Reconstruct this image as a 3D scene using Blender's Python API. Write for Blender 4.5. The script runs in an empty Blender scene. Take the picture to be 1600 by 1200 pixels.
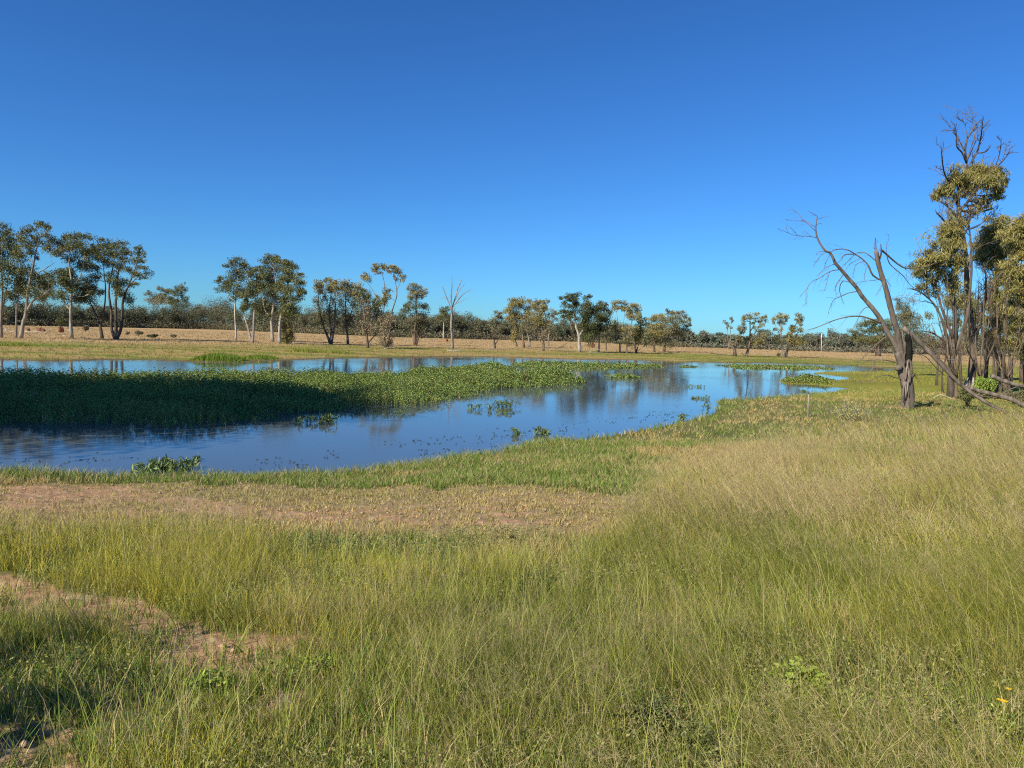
import bpy, math, random
import numpy as np
from mathutils import Vector, Matrix

random.seed(7)
rng = np.random.default_rng(7)
SC = bpy.context.scene
COL = SC.collection

# ------------------------------------------------------------------ camera, sky, sun
F = 1164.0                       # focal length in pixels of a 1600 px wide picture
PITCH = math.atan(77 / F)
ROLL = math.radians(1.75)
EYE = 3.2                        # above the water
fwd = np.array([0, math.cos(PITCH), -math.sin(PITCH)])
r0 = np.array([1.0, 0, 0]); u0 = np.array([0, math.sin(PITCH), math.cos(PITCH)])
RIGHT = math.cos(ROLL) * r0 + math.sin(ROLL) * u0
UP = math.cos(ROLL) * u0 - math.sin(ROLL) * r0
cd = bpy.data.cameras.new('camera'); cam = bpy.data.objects.new('camera', cd); COL.objects.link(cam)
M = Matrix(((RIGHT[0], UP[0], -fwd[0], 0), (RIGHT[1], UP[1], -fwd[1], 0), (RIGHT[2], UP[2], -fwd[2], EYE), (0, 0, 0, 1)))
cam.matrix_world = M
cd.sensor_width = 36; cd.lens = 36 * F / 1600; cd.clip_start = 0.05; cd.clip_end = 9000
SC.camera = cam

SUN_AZ = math.radians(227)       # towards the sun, clockwise from +Y
SUN_EL = math.radians(36)
w = bpy.data.worlds.new("World"); SC.world = w; w.use_nodes = True
nt = w.node_tree; nt.nodes.clear()
sky = nt.nodes.new('ShaderNodeTexSky'); sky.sky_type = 'NISHITA'; sky.sun_disc = False
sky.sun_elevation = SUN_EL; sky.sun_rotation = SUN_AZ
sky.air_density = 1.0; sky.dust_density = 0.25; sky.ozone_density = 3.0; sky.altitude = 200
hs = nt.nodes.new('ShaderNodeMix'); hs.data_type = 'RGBA'; hs.blend_type = 'MULTIPLY'; hs.inputs[0].default_value = 1; hs.inputs[7].default_value = (.266, .545, .834, 1)
bg = nt.nodes.new('ShaderNodeBackground'); bg.inputs['Strength'].default_value = 0.088
out = nt.nodes.new('ShaderNodeOutputWorld')
nt.links.new(sky.outputs[0], hs.inputs[6]); gm = nt.nodes.new('ShaderNodeGamma'); gm.inputs[1].default_value = 1.15; nt.links.new(hs.outputs[2], gm.inputs[0]); nt.links.new(gm.outputs[0], bg.inputs[0]); nt.links.new(bg.outputs[0], out.inputs[0])
sd = bpy.data.lights.new('sun', 'SUN'); sun = bpy.data.objects.new('sun', sd); COL.objects.link(sun)
sd.energy = 4.7; sd.angle = math.radians(0.5); sd.color = (1.0, 0.92, 0.76)
tos = Vector((math.sin(SUN_AZ) * math.cos(SUN_EL), math.cos(SUN_AZ) * math.cos(SUN_EL), math.sin(SUN_EL)))
sun.rotation_euler = tos.to_track_quat('Z', 'Y').to_euler()
SC.view_settings.view_transform = 'Standard'; SC.view_settings.look = 'None'
SC.view_settings.exposure = 0.57; SC.view_settings.gamma = 1.0
SC.render.engine = 'CYCLES'
SC.cycles.use_denoising = False; SC.cycles.filter_width = 1.15; SC.cycles.sample_clamp_indirect = 3; SC.cycles.max_bounces = 6; SC.cycles.diffuse_bounces = 2; SC.cycles.glossy_bounces = 3
SC.cycles.transmission_bounces = 3; SC.cycles.transparent_max_bounces = 6

# ------------------------------------------------------------------ helpers
def ray(px, py):
    px = np.asarray(px, float)[..., None]; py = np.asarray(py, float)[..., None]
    return F * fwd + (px - 800) * RIGHT - (py - 600) * UP

def at_depth(px, py, Y):
    d = ray(px, py); return np.array([0, 0, EYE]) + d * (np.asarray(Y, float)[..., None] / d[..., 1:2])

def on_plane(px, py, z=0.0):
    d = ray(px, py); return np.array([0, 0, EYE]) + d * ((z - EYE) / d[..., 2:3])

def project(p):
    q = p - np.array([0, 0, EYE]); z = np.maximum(q @ fwd, 1e-3)
    return 800 + F * (q @ RIGHT) / z, 600 - F * (q @ UP) / z

def sstep(a, b, x):
    t = np.clip((x - a) / (b - a), 0, 1); return t * t * (3 - 2 * t)

def hash2(ix, iy, seed):
    n = (ix.astype(np.int64) * 374761393 + iy.astype(np.int64) * 668265263 + seed * 1442695041) & 0x7fffffff
    n = ((n ^ (n >> 13)) * 1274126177) & 0x7fffffff
    return ((n ^ (n >> 16)) & 0xffff) / 65535.0

def vnoise(x, y, seed=0):
    x = np.asarray(x, float); y = np.asarray(y, float)
    ix = np.floor(x); iy = np.floor(y); fx = x - ix; fy = y - iy
    fx = fx * fx * (3 - 2 * fx); fy = fy * fy * (3 - 2 * fy)
    a = hash2(ix, iy, seed); b = hash2(ix + 1, iy, seed); c = hash2(ix, iy + 1, seed); d = hash2(ix + 1, iy + 1, seed)
    return (a * (1 - fx) + b * fx) * (1 - fy) + (c * (1 - fx) + d * fx) * fy

def fbm(x, y, seed=0, o=3):
    s = 0; a = 0.5; t = 0
    for k in range(o):
        s = s + a * vnoise(x * 2 ** k, y * 2 ** k, seed + k * 17); t += a; a *= .55
    return s / t

def in_poly(x, y, P):
    P = np.asarray(P, float); c = np.zeros(np.shape(x), bool); j = len(P) - 1
    for i in range(len(P)):
        xi, yi = P[i]; xj, yj = P[j]
        if yi != yj:
            c ^= ((yi > y) != (yj > y)) & (x < (xj - xi) * (y - yi) / (yj - yi) + xi)
        j = i
    return c

def poly_dist(x, y, P):
    P = np.asarray(P, float); best = np.full(np.shape(x), 1e9)
    for i in range(len(P)):
        a = P[i]; b = P[(i + 1) % len(P)]; ab = b - a; L = ab @ ab + 1e-12
        t = np.clip(((x - a[0]) * ab[0] + (y - a[1]) * ab[1]) / L, 0, 1)
        best = np.minimum(best, np.hypot(x - a[0] - t * ab[0], y - a[1] - t * ab[1]))
    return best

# ------------------------------------------------------------------ the water's outline and the lie of the land
near_px = [(0, 739), (60, 743), (120, 745), (200, 748), (300, 748), (400, 746), (480, 744), (560, 739), (640, 729), (720, 716),
           (790, 708), (815, 700), (840, 691), (860, 687), (900, 688), (950, 682), (1000, 672), (1040, 665), (1080, 655),
           (1110, 648), (1122, 640), (1125, 624), (1160, 624), (1200, 621), (1275, 615), (1310, 611), (1324, 607), (1300, 605),
           (1275, 601.5), (1250, 600.5), (1224, 600), (1218, 595), (1226, 591), (1262, 592), (1302, 594.5), (1318, 593), (1336, 591), (1300, 586.5),
           (1265, 583), (1290, 581), (1340, 580.5), (1400, 579), (1404, 577), (1398, 575), (1350, 573), (1290, 569.5), (1200, 567),
           (1150, 567), (1100, 566), (1060, 566), (1010, 563), (960, 562), (900, 561.5), (790, 558.5), (740, 557.5), (700, 557.5),
           (620, 559), (560, 559.5), (500, 561), (470, 562.5), (430, 564), (400, 566), (350, 567), (310, 566.5), (270, 564), (240, 562.5),
           (175, 562), (120, 564), (60, 564), (0, 562)]
WP = on_plane(np.array([p[0] for p in near_px]), np.array([p[1] for p in near_px]))[:, :2]
WP = np.vstack([WP, [[-75, 62], [-80, 26], [-40, 24.5], [-25, 22.0], [-18, 18.5], [-13.5, 16.2]]])

def height(x, y, detail=True):
    x = np.asarray(x, float); y = np.asarray(y, float)
    ins = in_poly(x, y, WP); d = poly_dist(x, y, WP)
    hn = np.interp(d, [0, .5, 1, 3, 6, 10, 14, 25, 60, 200], [0, .07, .12, .3, .62, 1.02, 1.5, 1.7, 1.8, 1.8])
    hf = np.interp(d, [0, 1, 4, 15, 40, 80, 200], [0, .06, .18, .36, .48, .55, .55])
    wgt = sstep(16, 30, y)
    h = hn * (1 - wgt) + hf * wgt
    h = np.where(ins, -np.minimum(.35 * d, .6), h)
    if detail:
        k = sstep(0, 1.5, d) * (~ins)
        h = h + k * (.10 * (fbm(x * .35, y * .35, 3) - .5) + .05 * (fbm(x * 1.7, y * 1.7, 5) - .5) * (np.hypot(x, y) < 60))
    return h

def ground_hit(px, py):
    d = ray(px, py); d = d / d[1]
    ys = np.geomspace(1.5, 900, 2500)
    P = np.array([0, 0, EYE]) + d * ys[:, None]
    g = height(P[:, 0], P[:, 1], False)
    k = np.argmax((P[:, 2] < g) & (g > -0.01))
    if k == 0: k = len(ys) - 1
    return P[k, 0], P[k, 1], float(height(P[k:k + 1, 0], P[k:k + 1, 1])[0])

# ------------------------------------------------------------------ mesh building from arrays
class MB:
    def __init__(s): s.v = []; s.f4 = []; s.f3 = []; s.c = []; s.n = 0
    def add(s, v, f4=None, f3=None, c=(.5, .5, .5)):
        v = np.asarray(v, float).reshape(-1, 3); k = len(v)
        c = np.asarray(c, float)
        if c.ndim == 1: c = np.tile(c, (k, 1))
        s.v.append(v); s.c.append(c)
        if f4 is not None and len(f4): s.f4.append(np.asarray(f4, int) + s.n)
        if f3 is not None and len(f3): s.f3.append(np.asarray(f3, int) + s.n)
        s.n += k
    def build(s, name, mat, parent=None, loc=(0, 0, 0), smooth=False):
        me = bpy.data.meshes.new(name)
        v = np.vstack(s.v) - np.array(loc, float) if s.v else np.zeros((0, 3))
        me.vertices.add(len(v)); me.vertices.foreach_set('co', v.astype(np.float32).ravel())
        a4 = np.vstack(s.f4) if s.f4 else np.zeros((0, 4), int)
        a3 = np.vstack(s.f3) if s.f3 else np.zeros((0, 3), int)
        loops = np.concatenate([a4.ravel(), a3.ravel()]).astype(np.int32)
        starts = np.concatenate([np.arange(len(a4)) * 4, len(a4) * 4 + np.arange(len(a3)) * 3]).astype(np.int32)
        me.loops.add(len(loops)); me.loops.foreach_set('vertex_index', loops)
        me.polygons.add(len(starts)); me.polygons.foreach_set('loop_start', starts)
        if smooth: me.polygons.foreach_set('use_smooth', np.ones(len(starts), bool))
        at = me.color_attributes.new('col', 'FLOAT_COLOR', 'POINT')
        c = np.vstack(s.c); c4 = np.ones((len(c), 4), np.float32); c4[:, :3] = np.clip(c, 0, 1)
        at.data.foreach_set('color', c4.ravel())
        me.update(); me.validate()
        me.materials.append(mat)
        o = bpy.data.objects.new(name, me); COL.objects.link(o)
        if parent is not None: o.parent = parent
        else: o.location = loc
        return o

def tag(o, label=None, cat=None, group=None, kind=None):
    if label: o['label'] = label
    if cat: o['category'] = cat
    if group: o['group'] = group
    if kind: o['kind'] = kind
    return o

def empty(name, loc):
    o = bpy.data.objects.new(name, None); COL.objects.link(o); o.location = loc; o.empty_display_size = .3
    return o

def smooth_path(pts, sub=3):
    pts = np.asarray(pts, float)
    if len(pts) < 3 or sub < 2: return pts
    P = np.vstack([2 * pts[0] - pts[1], pts, 2 * pts[-1] - pts[-2]]); o = []
    for i in range(1, len(P) - 2):
        for k in range(sub):
            t = k / sub
            o.append(.5 * ((2 * P[i]) + (-P[i - 1] + P[i + 1]) * t + (2 * P[i - 1] - 5 * P[i] + 4 * P[i + 1] - P[i + 2]) * t * t + (-P[i - 1] + 3 * P[i] - 3 * P[i + 1] + P[i + 2]) * t ** 3))
    o.append(P[-2]); return np.array(o)

def tube(mb, pts, rad, sides=6, col=(.2, .15, .1), rough=0.0, cap=True, flare=0):
    pts = np.asarray(pts, float); n = len(pts)
    rad = np.interp(np.linspace(0, 1, n), np.linspace(0, 1, len(rad)), rad) if np.ndim(rad) else np.full(n, rad)
    T = np.gradient(pts, axis=0); T /= np.linalg.norm(T, axis=1)[:, None] + 1e-9
    a = np.array([1., 0, 0]) if abs(T[0][0]) < .8 else np.array([0, 1., 0])
    V = []
    ang = np.arange(sides) * 2 * math.pi / sides
    for i in range(n):
        a = a - (a @ T[i]) * T[i]; a /= np.linalg.norm(a) + 1e-9
        b = np.cross(T[i], a)
        r = rad[i] * (1 + (rng.uniform(-rough, rough, sides) if rough else 0))
        if flare and i < 3: r = r * (1 + flare * (3 - i) / 3 * (.7 + .5 * np.sin(ang * 3)))
        V.append(pts[i] + np.outer(np.cos(ang) * r, a) + np.outer(np.sin(ang) * r, b))
    V = np.vstack(V)
    k = np.arange(sides); k2 = (k + 1) % sides
    f = np.vstack([np.stack([i * sides + k, i * sides + k2, (i + 1) * sides + k2, (i + 1) * sides + k], 1) for i in range(n - 1)])
    f3 = None
    if cap:
        V = np.vstack([V, pts[-1] + T[-1] * rad[-1] * .3, pts[0]])
        e = len(V) - 2
        f3 = np.vstack([np.stack([(n - 1) * sides + k, (n - 1) * sides + k2, np.full(sides, e)], 1),
                        np.stack([k2, k, np.full(sides, e + 1)], 1)])
    mb.add(V, f, f3, col)

def unit(v): return v / (np.linalg.norm(v, axis=-1, keepdims=True) + 1e-9)

def leaves(mb, c, L, W, droop, col, var=.25, hue=.12):
    """diamond leaves: centres c (N,3), length, width"""
    n = len(c); d = rng.normal(size=(n, 3)); d[:, 2] -= droop; d = unit(d)
    s = unit(np.cross(d, rng.normal(size=(n, 3))))
    L = L * rng.uniform(.6, 1.3, (n, 1)); W = W * rng.uniform(.7, 1.3, (n, 1))
    v = np.stack([c - d * L / 2, c + s * W / 2, c + d * L / 2, c - s * W / 2], 1).reshape(-1, 3)
    f = np.arange(n * 4).reshape(-1, 4)
    col = np.asarray(col, float)
    if col.ndim == 1: col = np.tile(col, (n, 1))
    k = rng.uniform(1 - var, 1 + var, (n, 1)); h = rng.uniform(-hue, hue, (n, 1))
    cc = col * k * np.hstack([1 + h, np.ones((n, 1)), 1 - h])
    mb.add(v, f, None, np.repeat(cc, 4, 0))

def blades(mb, base, h, wd, lean, col, segs=2, bend=.5):
    """grass blades. base (N,3), h (N,), wd (N,), lean (N,2) horizontal tip offset, col (N,3)"""
    n = len(base)
    az = rng.uniform(0, 2 * math.pi, n); side = np.stack([np.cos(az), np.sin(az), np.zeros(n)], 1)
    rows = []
    ts = np.linspace(0, 1, segs + 1)
    for t in ts[:-1]:
        p = base.copy(); p[:, :2] += lean * (t ** (1 + bend))[..., None] if np.ndim(t) else lean * t ** (1 + bend)
        p[:, 2] += h * (t - .12 * t * t)
        ww = (wd * (1 - .55 * t))[:, None] * .5
        rows.append(p - side * ww); rows.append(p + side * ww)
    p = base.copy(); p[:, :2] += lean; p[:, 2] += h * .88
    rows.append(p)
    k = len(rows); V = np.stack(rows, 1).reshape(-1, 3); b = np.arange(n)[:, None] * k
    f4 = [b + np.array([[2 * i, 2 * i + 1, 2 * i + 3, 2 * i + 2]]) for i in range(segs - 1)]
    f3 = b + np.array([[k - 3, k - 2, k - 1]])
    mb.add(V, np.vstack(f4) if f4 else None, f3, np.repeat(col, k, 0))

# ------------------------------------------------------------------ materials
def mat_attr(name, rough=.7, spec=.2, transl=0.0, nscale=0, namp=.25, bump=0.0, bscale=30, stretch=None, gain=1.0):
    m = bpy.data.materials.new(name); m.use_nodes = True; t = m.node_tree; N = t.nodes; Lk = t.links
    b = N['Principled BSDF']; b.inputs['Roughness'].default_value = rough; b.inputs['Specular IOR Level'].default_value = spec * .5
    a = N.new('ShaderNodeAttribute'); a.attribute_name = 'col'; colout = a.outputs['Color']
    if nscale or bump:
        tc = N.new('ShaderNodeTexCoord'); mp = N.new('ShaderNodeMapping'); Lk.new(tc.outputs['Object'], mp.inputs['Vector'])
        if stretch: mp.inputs['Scale'].default_value = stretch
    if nscale:
        nz = N.new('ShaderNodeTexNoise'); nz.inputs['Scale'].default_value = nscale; nz.inputs['Detail'].default_value = 6
        Lk.new(mp.outputs[0], nz.inputs['Vector'])
        mr = N.new('ShaderNodeMapRange'); mr.inputs['From Min'].default_value = .3; mr.inputs['From Max'].default_value = .7
        mr.inputs['To Min'].default_value = 1 - namp; mr.inputs['To Max'].default_value = 1 + namp
        Lk.new(nz.outputs['Fac'], mr.inputs['Value'])
        vm = N.new('ShaderNodeVectorMath'); vm.operation = 'SCALE'
        Lk.new(colout, vm.inputs[0]); Lk.new(mr.outputs[0], vm.inputs['Scale']); colout = vm.outputs[0]
    Lk.new(colout, b.inputs['Base Color'])
    if bump:
        n2 = N.new('ShaderNodeTexNoise'); n2.inputs['Scale'].default_value = bscale; n2.inputs['Detail'].default_value = 8
        Lk.new(mp.outputs[0], n2.inputs['Vector'])
        bp = N.new('ShaderNodeBump'); bp.inputs['Strength'].default_value = bump; bp.inputs['Distance'].default_value = .03
        Lk.new(n2.outputs['Fac'], bp.inputs['Height']); Lk.new(bp.outputs[0], b.inputs['Normal'])
    if transl:
        tr = N.new('ShaderNodeBsdfTranslucent'); mx = N.new('ShaderNodeMixShader'); mx.inputs[0].default_value = transl
        Lk.new(colout, tr.inputs['Color']); Lk.new(b.outputs[0], mx.inputs[1]); Lk.new(tr.outputs[0], mx.inputs[2])
        Lk.new(mx.outputs[0], N['Material Output'].inputs['Surface'])
    return m

M_GRASS = mat_attr('grass_blade', .55, .25, transl=.2)
M_LEAF = mat_attr('gum_leaf', .5, .35, transl=.08)
M_REED = mat_attr('water_plant_leaf', .5, .3, transl=.12)
M_BARK = mat_attr('bark', .9, .1, nscale=4, namp=.55, bump=.9, bscale=14, stretch=(1, 1, .18))
M_GROUND = mat_attr('ground', .95, .05, nscale=9, namp=.22, bump=.8, bscale=16)
M_STONE = mat_attr('clod', .95, .05, nscale=20, namp=.2, bump=.5, bscale=40)

def water_material():
    m = bpy.data.materials.new('pond_water'); m.use_nodes = True; t = m.node_tree; N = t.nodes; Lk = t.links
    b = N['Principled BSDF']; b.inputs['Base Color'].default_value = (.075, .09, .10, 1)
    b.inputs['Roughness'].default_value = .045; b.inputs['IOR'].default_value = 1.33
    tc = N.new('ShaderNodeTexCoord')
    mp = N.new('ShaderNodeMapping'); mp.inputs['Scale'].default_value = (1, 1.6, 1); Lk.new(tc.outputs['Object'], mp.inputs['Vector'])
    big = N.new('ShaderNodeTexNoise'); big.inputs['Scale'].default_value = .09; big.inputs['Detail'].default_value = 3
    mpb = N.new('ShaderNodeMapping'); mpb.inputs['Scale'].default_value = (.35, 1, 1); Lk.new(tc.outputs['Object'], mpb.inputs['Vector']); Lk.new(mpb.outputs[0], big.inputs['Vector'])
    n1 = N.new('ShaderNodeTexNoise'); n1.inputs['Scale'].default_value = 5; n1.inputs['Detail'].default_value = 3; Lk.new(mp.outputs[0], n1.inputs['Vector'])
    mr = N.new('ShaderNodeMapRange'); mr.inputs['From Min'].default_value = .42; mr.inputs['From Max'].default_value = .62
    mr.inputs['To Min'].default_value = .02; mr.inputs['To Max'].default_value = .16
    Lk.new(big.outputs['Fac'], mr.inputs['Value'])
    bp = N.new('ShaderNodeBump'); bp.inputs['Distance'].default_value = .02
    Lk.new(mr.outputs[0], bp.inputs['Strength']); Lk.new(n1.outputs['Fac'], bp.inputs['Height']); Lk.new(bp.outputs[0], b.inputs['Normal'])
    return m
M_WATER = water_material()

# ------------------------------------------------------------------ where each kind of ground lies
PATH = [(-200, 758), (300, 756), (560, 764), (760, 758), (900, 765), (1010, 782), (980, 832), (640, 838), (300, 828), (-200, 803)]
DIRT = [[(-200, 768), (100, 762), (290, 766), (310, 783), (420, 796), (520, 800), (520, 816), (430, 814), (300, 810), (150, 802), (-200, 796)],
        [(500, 794), (620, 790), (720, 776), (900, 784), (1000, 790), (960, 812), (850, 824), (700, 826), (520, 820)],
        [(-200, 880), (-10, 895), (60, 903), (110, 930), (170, 940), (240, 950), (300, 972), (370, 982), (420, 990), (500, 1008), (565, 1012), (550, 1030), (480, 1030), (430, 1048), (340, 1062), (280, 1045), (220, 1020), (150, 995), (80, 970), (0, 955), (-200, 950)],
        [(-250, 1140), (50, 1125), (115, 1150), (110, 1260), (-250, 1260)],
        [(420, 1078), (475, 1083), (470, 1135), (425, 1130)],
        [(610, 1150), (690, 1140), (715, 1190), (670, 1230), (600, 1200)]]
DW = [.85, .8, .86, .7, .7, .5]

def ground_fields(x, y):
    """all fields are functions of the place on the ground"""
    x = np.asarray(x, float); y = np.asarray(y, float)
    z = height(x, y)
    P = np.stack([x, y, z], -1)
    px, py = project(P)
    behind = y < .8
    px = np.where(behind, -9999, px)
    nx = (fbm(x * 1.6, y * 1.6, 21) - .5); ny = (fbm(x * 1.6, y * 1.6, 22) - .5)
    qx = px + nx * 90; qy = py + ny * 34 * sstep(700, 1100, py) + ny * 16
    dirt = np.zeros(np.shape(x))
    streak = .55 * fbm(x * .7, y * 3.2, 35) + .45 * fbm(x * 4, y * 8, 36)
    for k, (D, wgt) in enumerate(zip(DIRT, DW)): dirt = np.maximum(dirt, in_poly(qx, qy, D) * wgt * (1 if k > 1 else np.where(streak > (.42 if k == 0 else .575), 1.0, .2)))
    dirt = dirt * (.45 * fbm(x * 2.3, y * 2.3, 31) + .55 * fbm(x * 8, y * 8, 33) > (.60 - .30 * dirt))
    path = in_poly(qx, qy, PATH).astype(float)
    T = np.interp(px, [-200, 0, 300, 640, 900, 980, 1020, 1060, 1150, 1250, 1420, 1900],
                  [826, 830, 850, 878, 885, 850, 790, 738, 708, 672, 642, 632])
    tall = sstep(-8, 26, py - T + ny * 30)
    tall = np.where(behind, 1, tall) * (1 - (dirt > .3)) * (y < 48)
    dw = poly_dist(x, y, WP)
    return dict(z=z, px=px, py=py, dirt=dirt, path=path, tall=tall, dw=dw)

# ------------------------------------------------------------------ ground sheet
def build_ground():
    NA = 900
    front = np.linspace(math.radians(-46), math.radians(46), 640, endpoint=False)
    back = np.linspace(math.radians(46), math.radians(314), NA - 640, endpoint=False)
    A = np.concatenate([front, back])
    R = np.concatenate([[.4], np.geomspace(1.0, 150, 330), np.geomspace(156, 4500, 50)])
    a, r = np.meshgrid(A, R)
    x = r * np.sin(a); y = r * np.cos(a)
    xf = x.ravel(); yf = y.ravel()
    f = ground_fields(xf, yf)
    z = f['z'].copy(); dirt = f['dirt']
    near = np.hypot(xf, yf) < 30
    z = z + near * .035 * (fbm(xf * 6, yf * 6, 9) - .5) + near * (dirt > .3) * .03 * (fbm(xf * 14, yf * 14, 10) - .5)
    n1 = fbm(xf * .5, yf * .5, 41)[:, None]; n2 = fbm(xf * .06, yf * .12, 42)[:, None]
    thatch = np.array([.20, .165, .075]); green = np.array([.085, .11, .028]); tan = np.array([.40, .275, .135]); earth = np.array([.36, .215, .125])
    pale = np.array([.42, .29, .18])
    c = thatch * (1 - n1) + green * n1
    # far field: dry, with faint paler and greener drifts
    far = sstep(46, 62, yf)[:, None]
    band = fbm(xf * .03, yf * .09, 43)[:, None]
    fc = tan * (.85 + .35 * band)
    shore = (1 - sstep(22, 48, f['dw']))[:, None]
    gband = (fbm(xf * .05, yf * .28, 44) > .5)[:, None]
    sc = np.where(gband, np.array([.17, .19, .04]), np.array([.32, .235, .09]))
    fc = fc * (1 - shore) + sc * shore
    wet = (1 - sstep(.4, 2.2, f['dw']))[:, None]
    fc = fc * (1 - wet) + np.array([.13, .105, .06]) * wet
    c = c * (1 - far) + fc * far
    # lush yellow-green flat behind the trees on the right
    m = (sstep(12, 22, xf) * sstep(34, 44, yf) * (1 - sstep(75, 95, yf)))[:, None]
    n3 = fbm(xf * .2, yf * .4, 45)[:, None]
    c = c * (1 - m) + m * (np.array([.14, .15, .035]) * (1 - n3) + np.array([.32, .29, .05]) * n3)
    dd = np.clip(dirt, 0, 1)[:, None] * (dirt > .3)[:, None]
    ev = fbm(xf * 3, yf * 3, 46)[:, None]
    ec = earth * (.8 + .5 * ev); ec = np.where(fbm(xf * 7, yf * 7, 48)[:, None] > .66, pale, ec)
    c = np.where(dd > 0, ec * .92 + c * .08, c)
    pm = (f['path'] * (dirt <= .3))[:, None]
    c = c * (1 - pm * .6) + pm * .6 * np.array([.34, .235, .135])
    under = in_poly(xf, yf, WP)[:, None]
    c = np.where(under, np.array([.10, .075, .045]), c)
    mb = MB(); V = np.stack([xf, yf, z], 1)
    n = NA; k = np.arange(n); k2 = (k + 1) % n
    fs = np.vstack([np.stack([i * n + k2, i * n + k, (i + 1) * n + k, (i + 1) * n + k2], 1) for i in range(len(R) - 1)])
    cz = len(V); V = np.vstack([V, [0, 0, float(np.mean(z[:n]))]]); c = np.vstack([c, c[:1]])
    mb.add(V, fs, np.stack([np.full(n, cz), k, k2], 1), c)
    g = mb.build('ground', M_GROUND, smooth=True)
    return tag(g, 'grassy earth bank and dry paddock around the pond', 'ground', kind='structure')
build_ground()

mb = MB()
nx_, ny_ = 40, 40
gx, gy = np.meshgrid(np.linspace(-90, 75, nx_), np.linspace(6, 150, ny_)); gv = np.stack([gx.ravel(), gy.ravel(), np.zeros(nx_ * ny_)], 1)
ii = (np.arange(ny_ - 1)[:, None] * nx_ + np.arange(nx_ - 1)[None]).ravel()
mb.add(gv, np.stack([ii, ii + 1, ii + nx_ + 1, ii + nx_], 1), None, (.1, .1, .1))
tag(mb.build('water', M_WATER), 'still blue pond water with muddy tint', 'water', kind='structure')

# ------------------------------------------------------------------ grass
def tufts(n, rmin, rmax, power, ang=None):
    ang = ang or (66 if rmax < 10 else 52); n = int(n * ang / 47); 
    a = np.radians(rng.uniform(-ang, ang, n)); u = rng.uniform(0, 1, n)
    p = power + 1
    r = (rmin ** p + u * (rmax ** p - rmin ** p)) ** (1 / p)
    return r * np.sin(a), r * np.cos(a), r

C_GREEN = np.array([.18, .21, .04]); C_YG = np.array([.48, .44, .07]); C_TAN = np.array([.56, .445, .21]); C_DEEP = np.array([.10, .15, .04])
C_SEED = np.array([.43, .345, .175])

def grass_colour(x, y, px, py, n):
    dry = sstep(850, 1100, px) * sstep(625, 690, py) * (1 - sstep(770, 900, py)) * (1 - .2 * sstep(1250, 1550, px))
    dry = np.clip(dry * .62 + .10 + 1.1 * (fbm(x * .55, y * .35, 51) - .5) * (.3 + dry) + .35 * sstep(.45, .6, fbm(x * .9, y * .9, 53)) * (py > 940) * (px < 700), 0, 1)
    yg = np.clip(.62 + 1.6 * (fbm(x * .7, y * .7, 52) - .5) + .45 * (1 - sstep(300, 800, px)) * (1 - sstep(930, 980, py)), 0, 1)
    yg = yg * (1 - .35 * sstep(940, 1100, py) * (px > 350))
    dr = rng.uniform(0, 1, n) < dry
    g = C_GREEN * (1 - yg[:, None]) + C_YG * yg[:, None]
    deep = rng.uniform(0, 1, n) < .15
    g = np.where(deep[:, None], C_DEEP, g)
    c = np.where(dr[:, None], C_TAN, g)
    return c * rng.uniform(.52, 1.36, (n, 1)) * (1 + rng.uniform(-.08, .08, (n, 3)))

def spread(cx, cy, m, rad):
    k = len(cx); a = rng.uniform(0, 2 * math.pi, (k, m)); r = rng.uniform(0, 1, (k, m)) ** .6 * rad[:, None]
    return (cx[:, None] + r * np.cos(a)).ravel(), (cy[:, None] + r * np.sin(a)).ravel(), np.cos(a).ravel(), np.sin(a).ravel()

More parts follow.
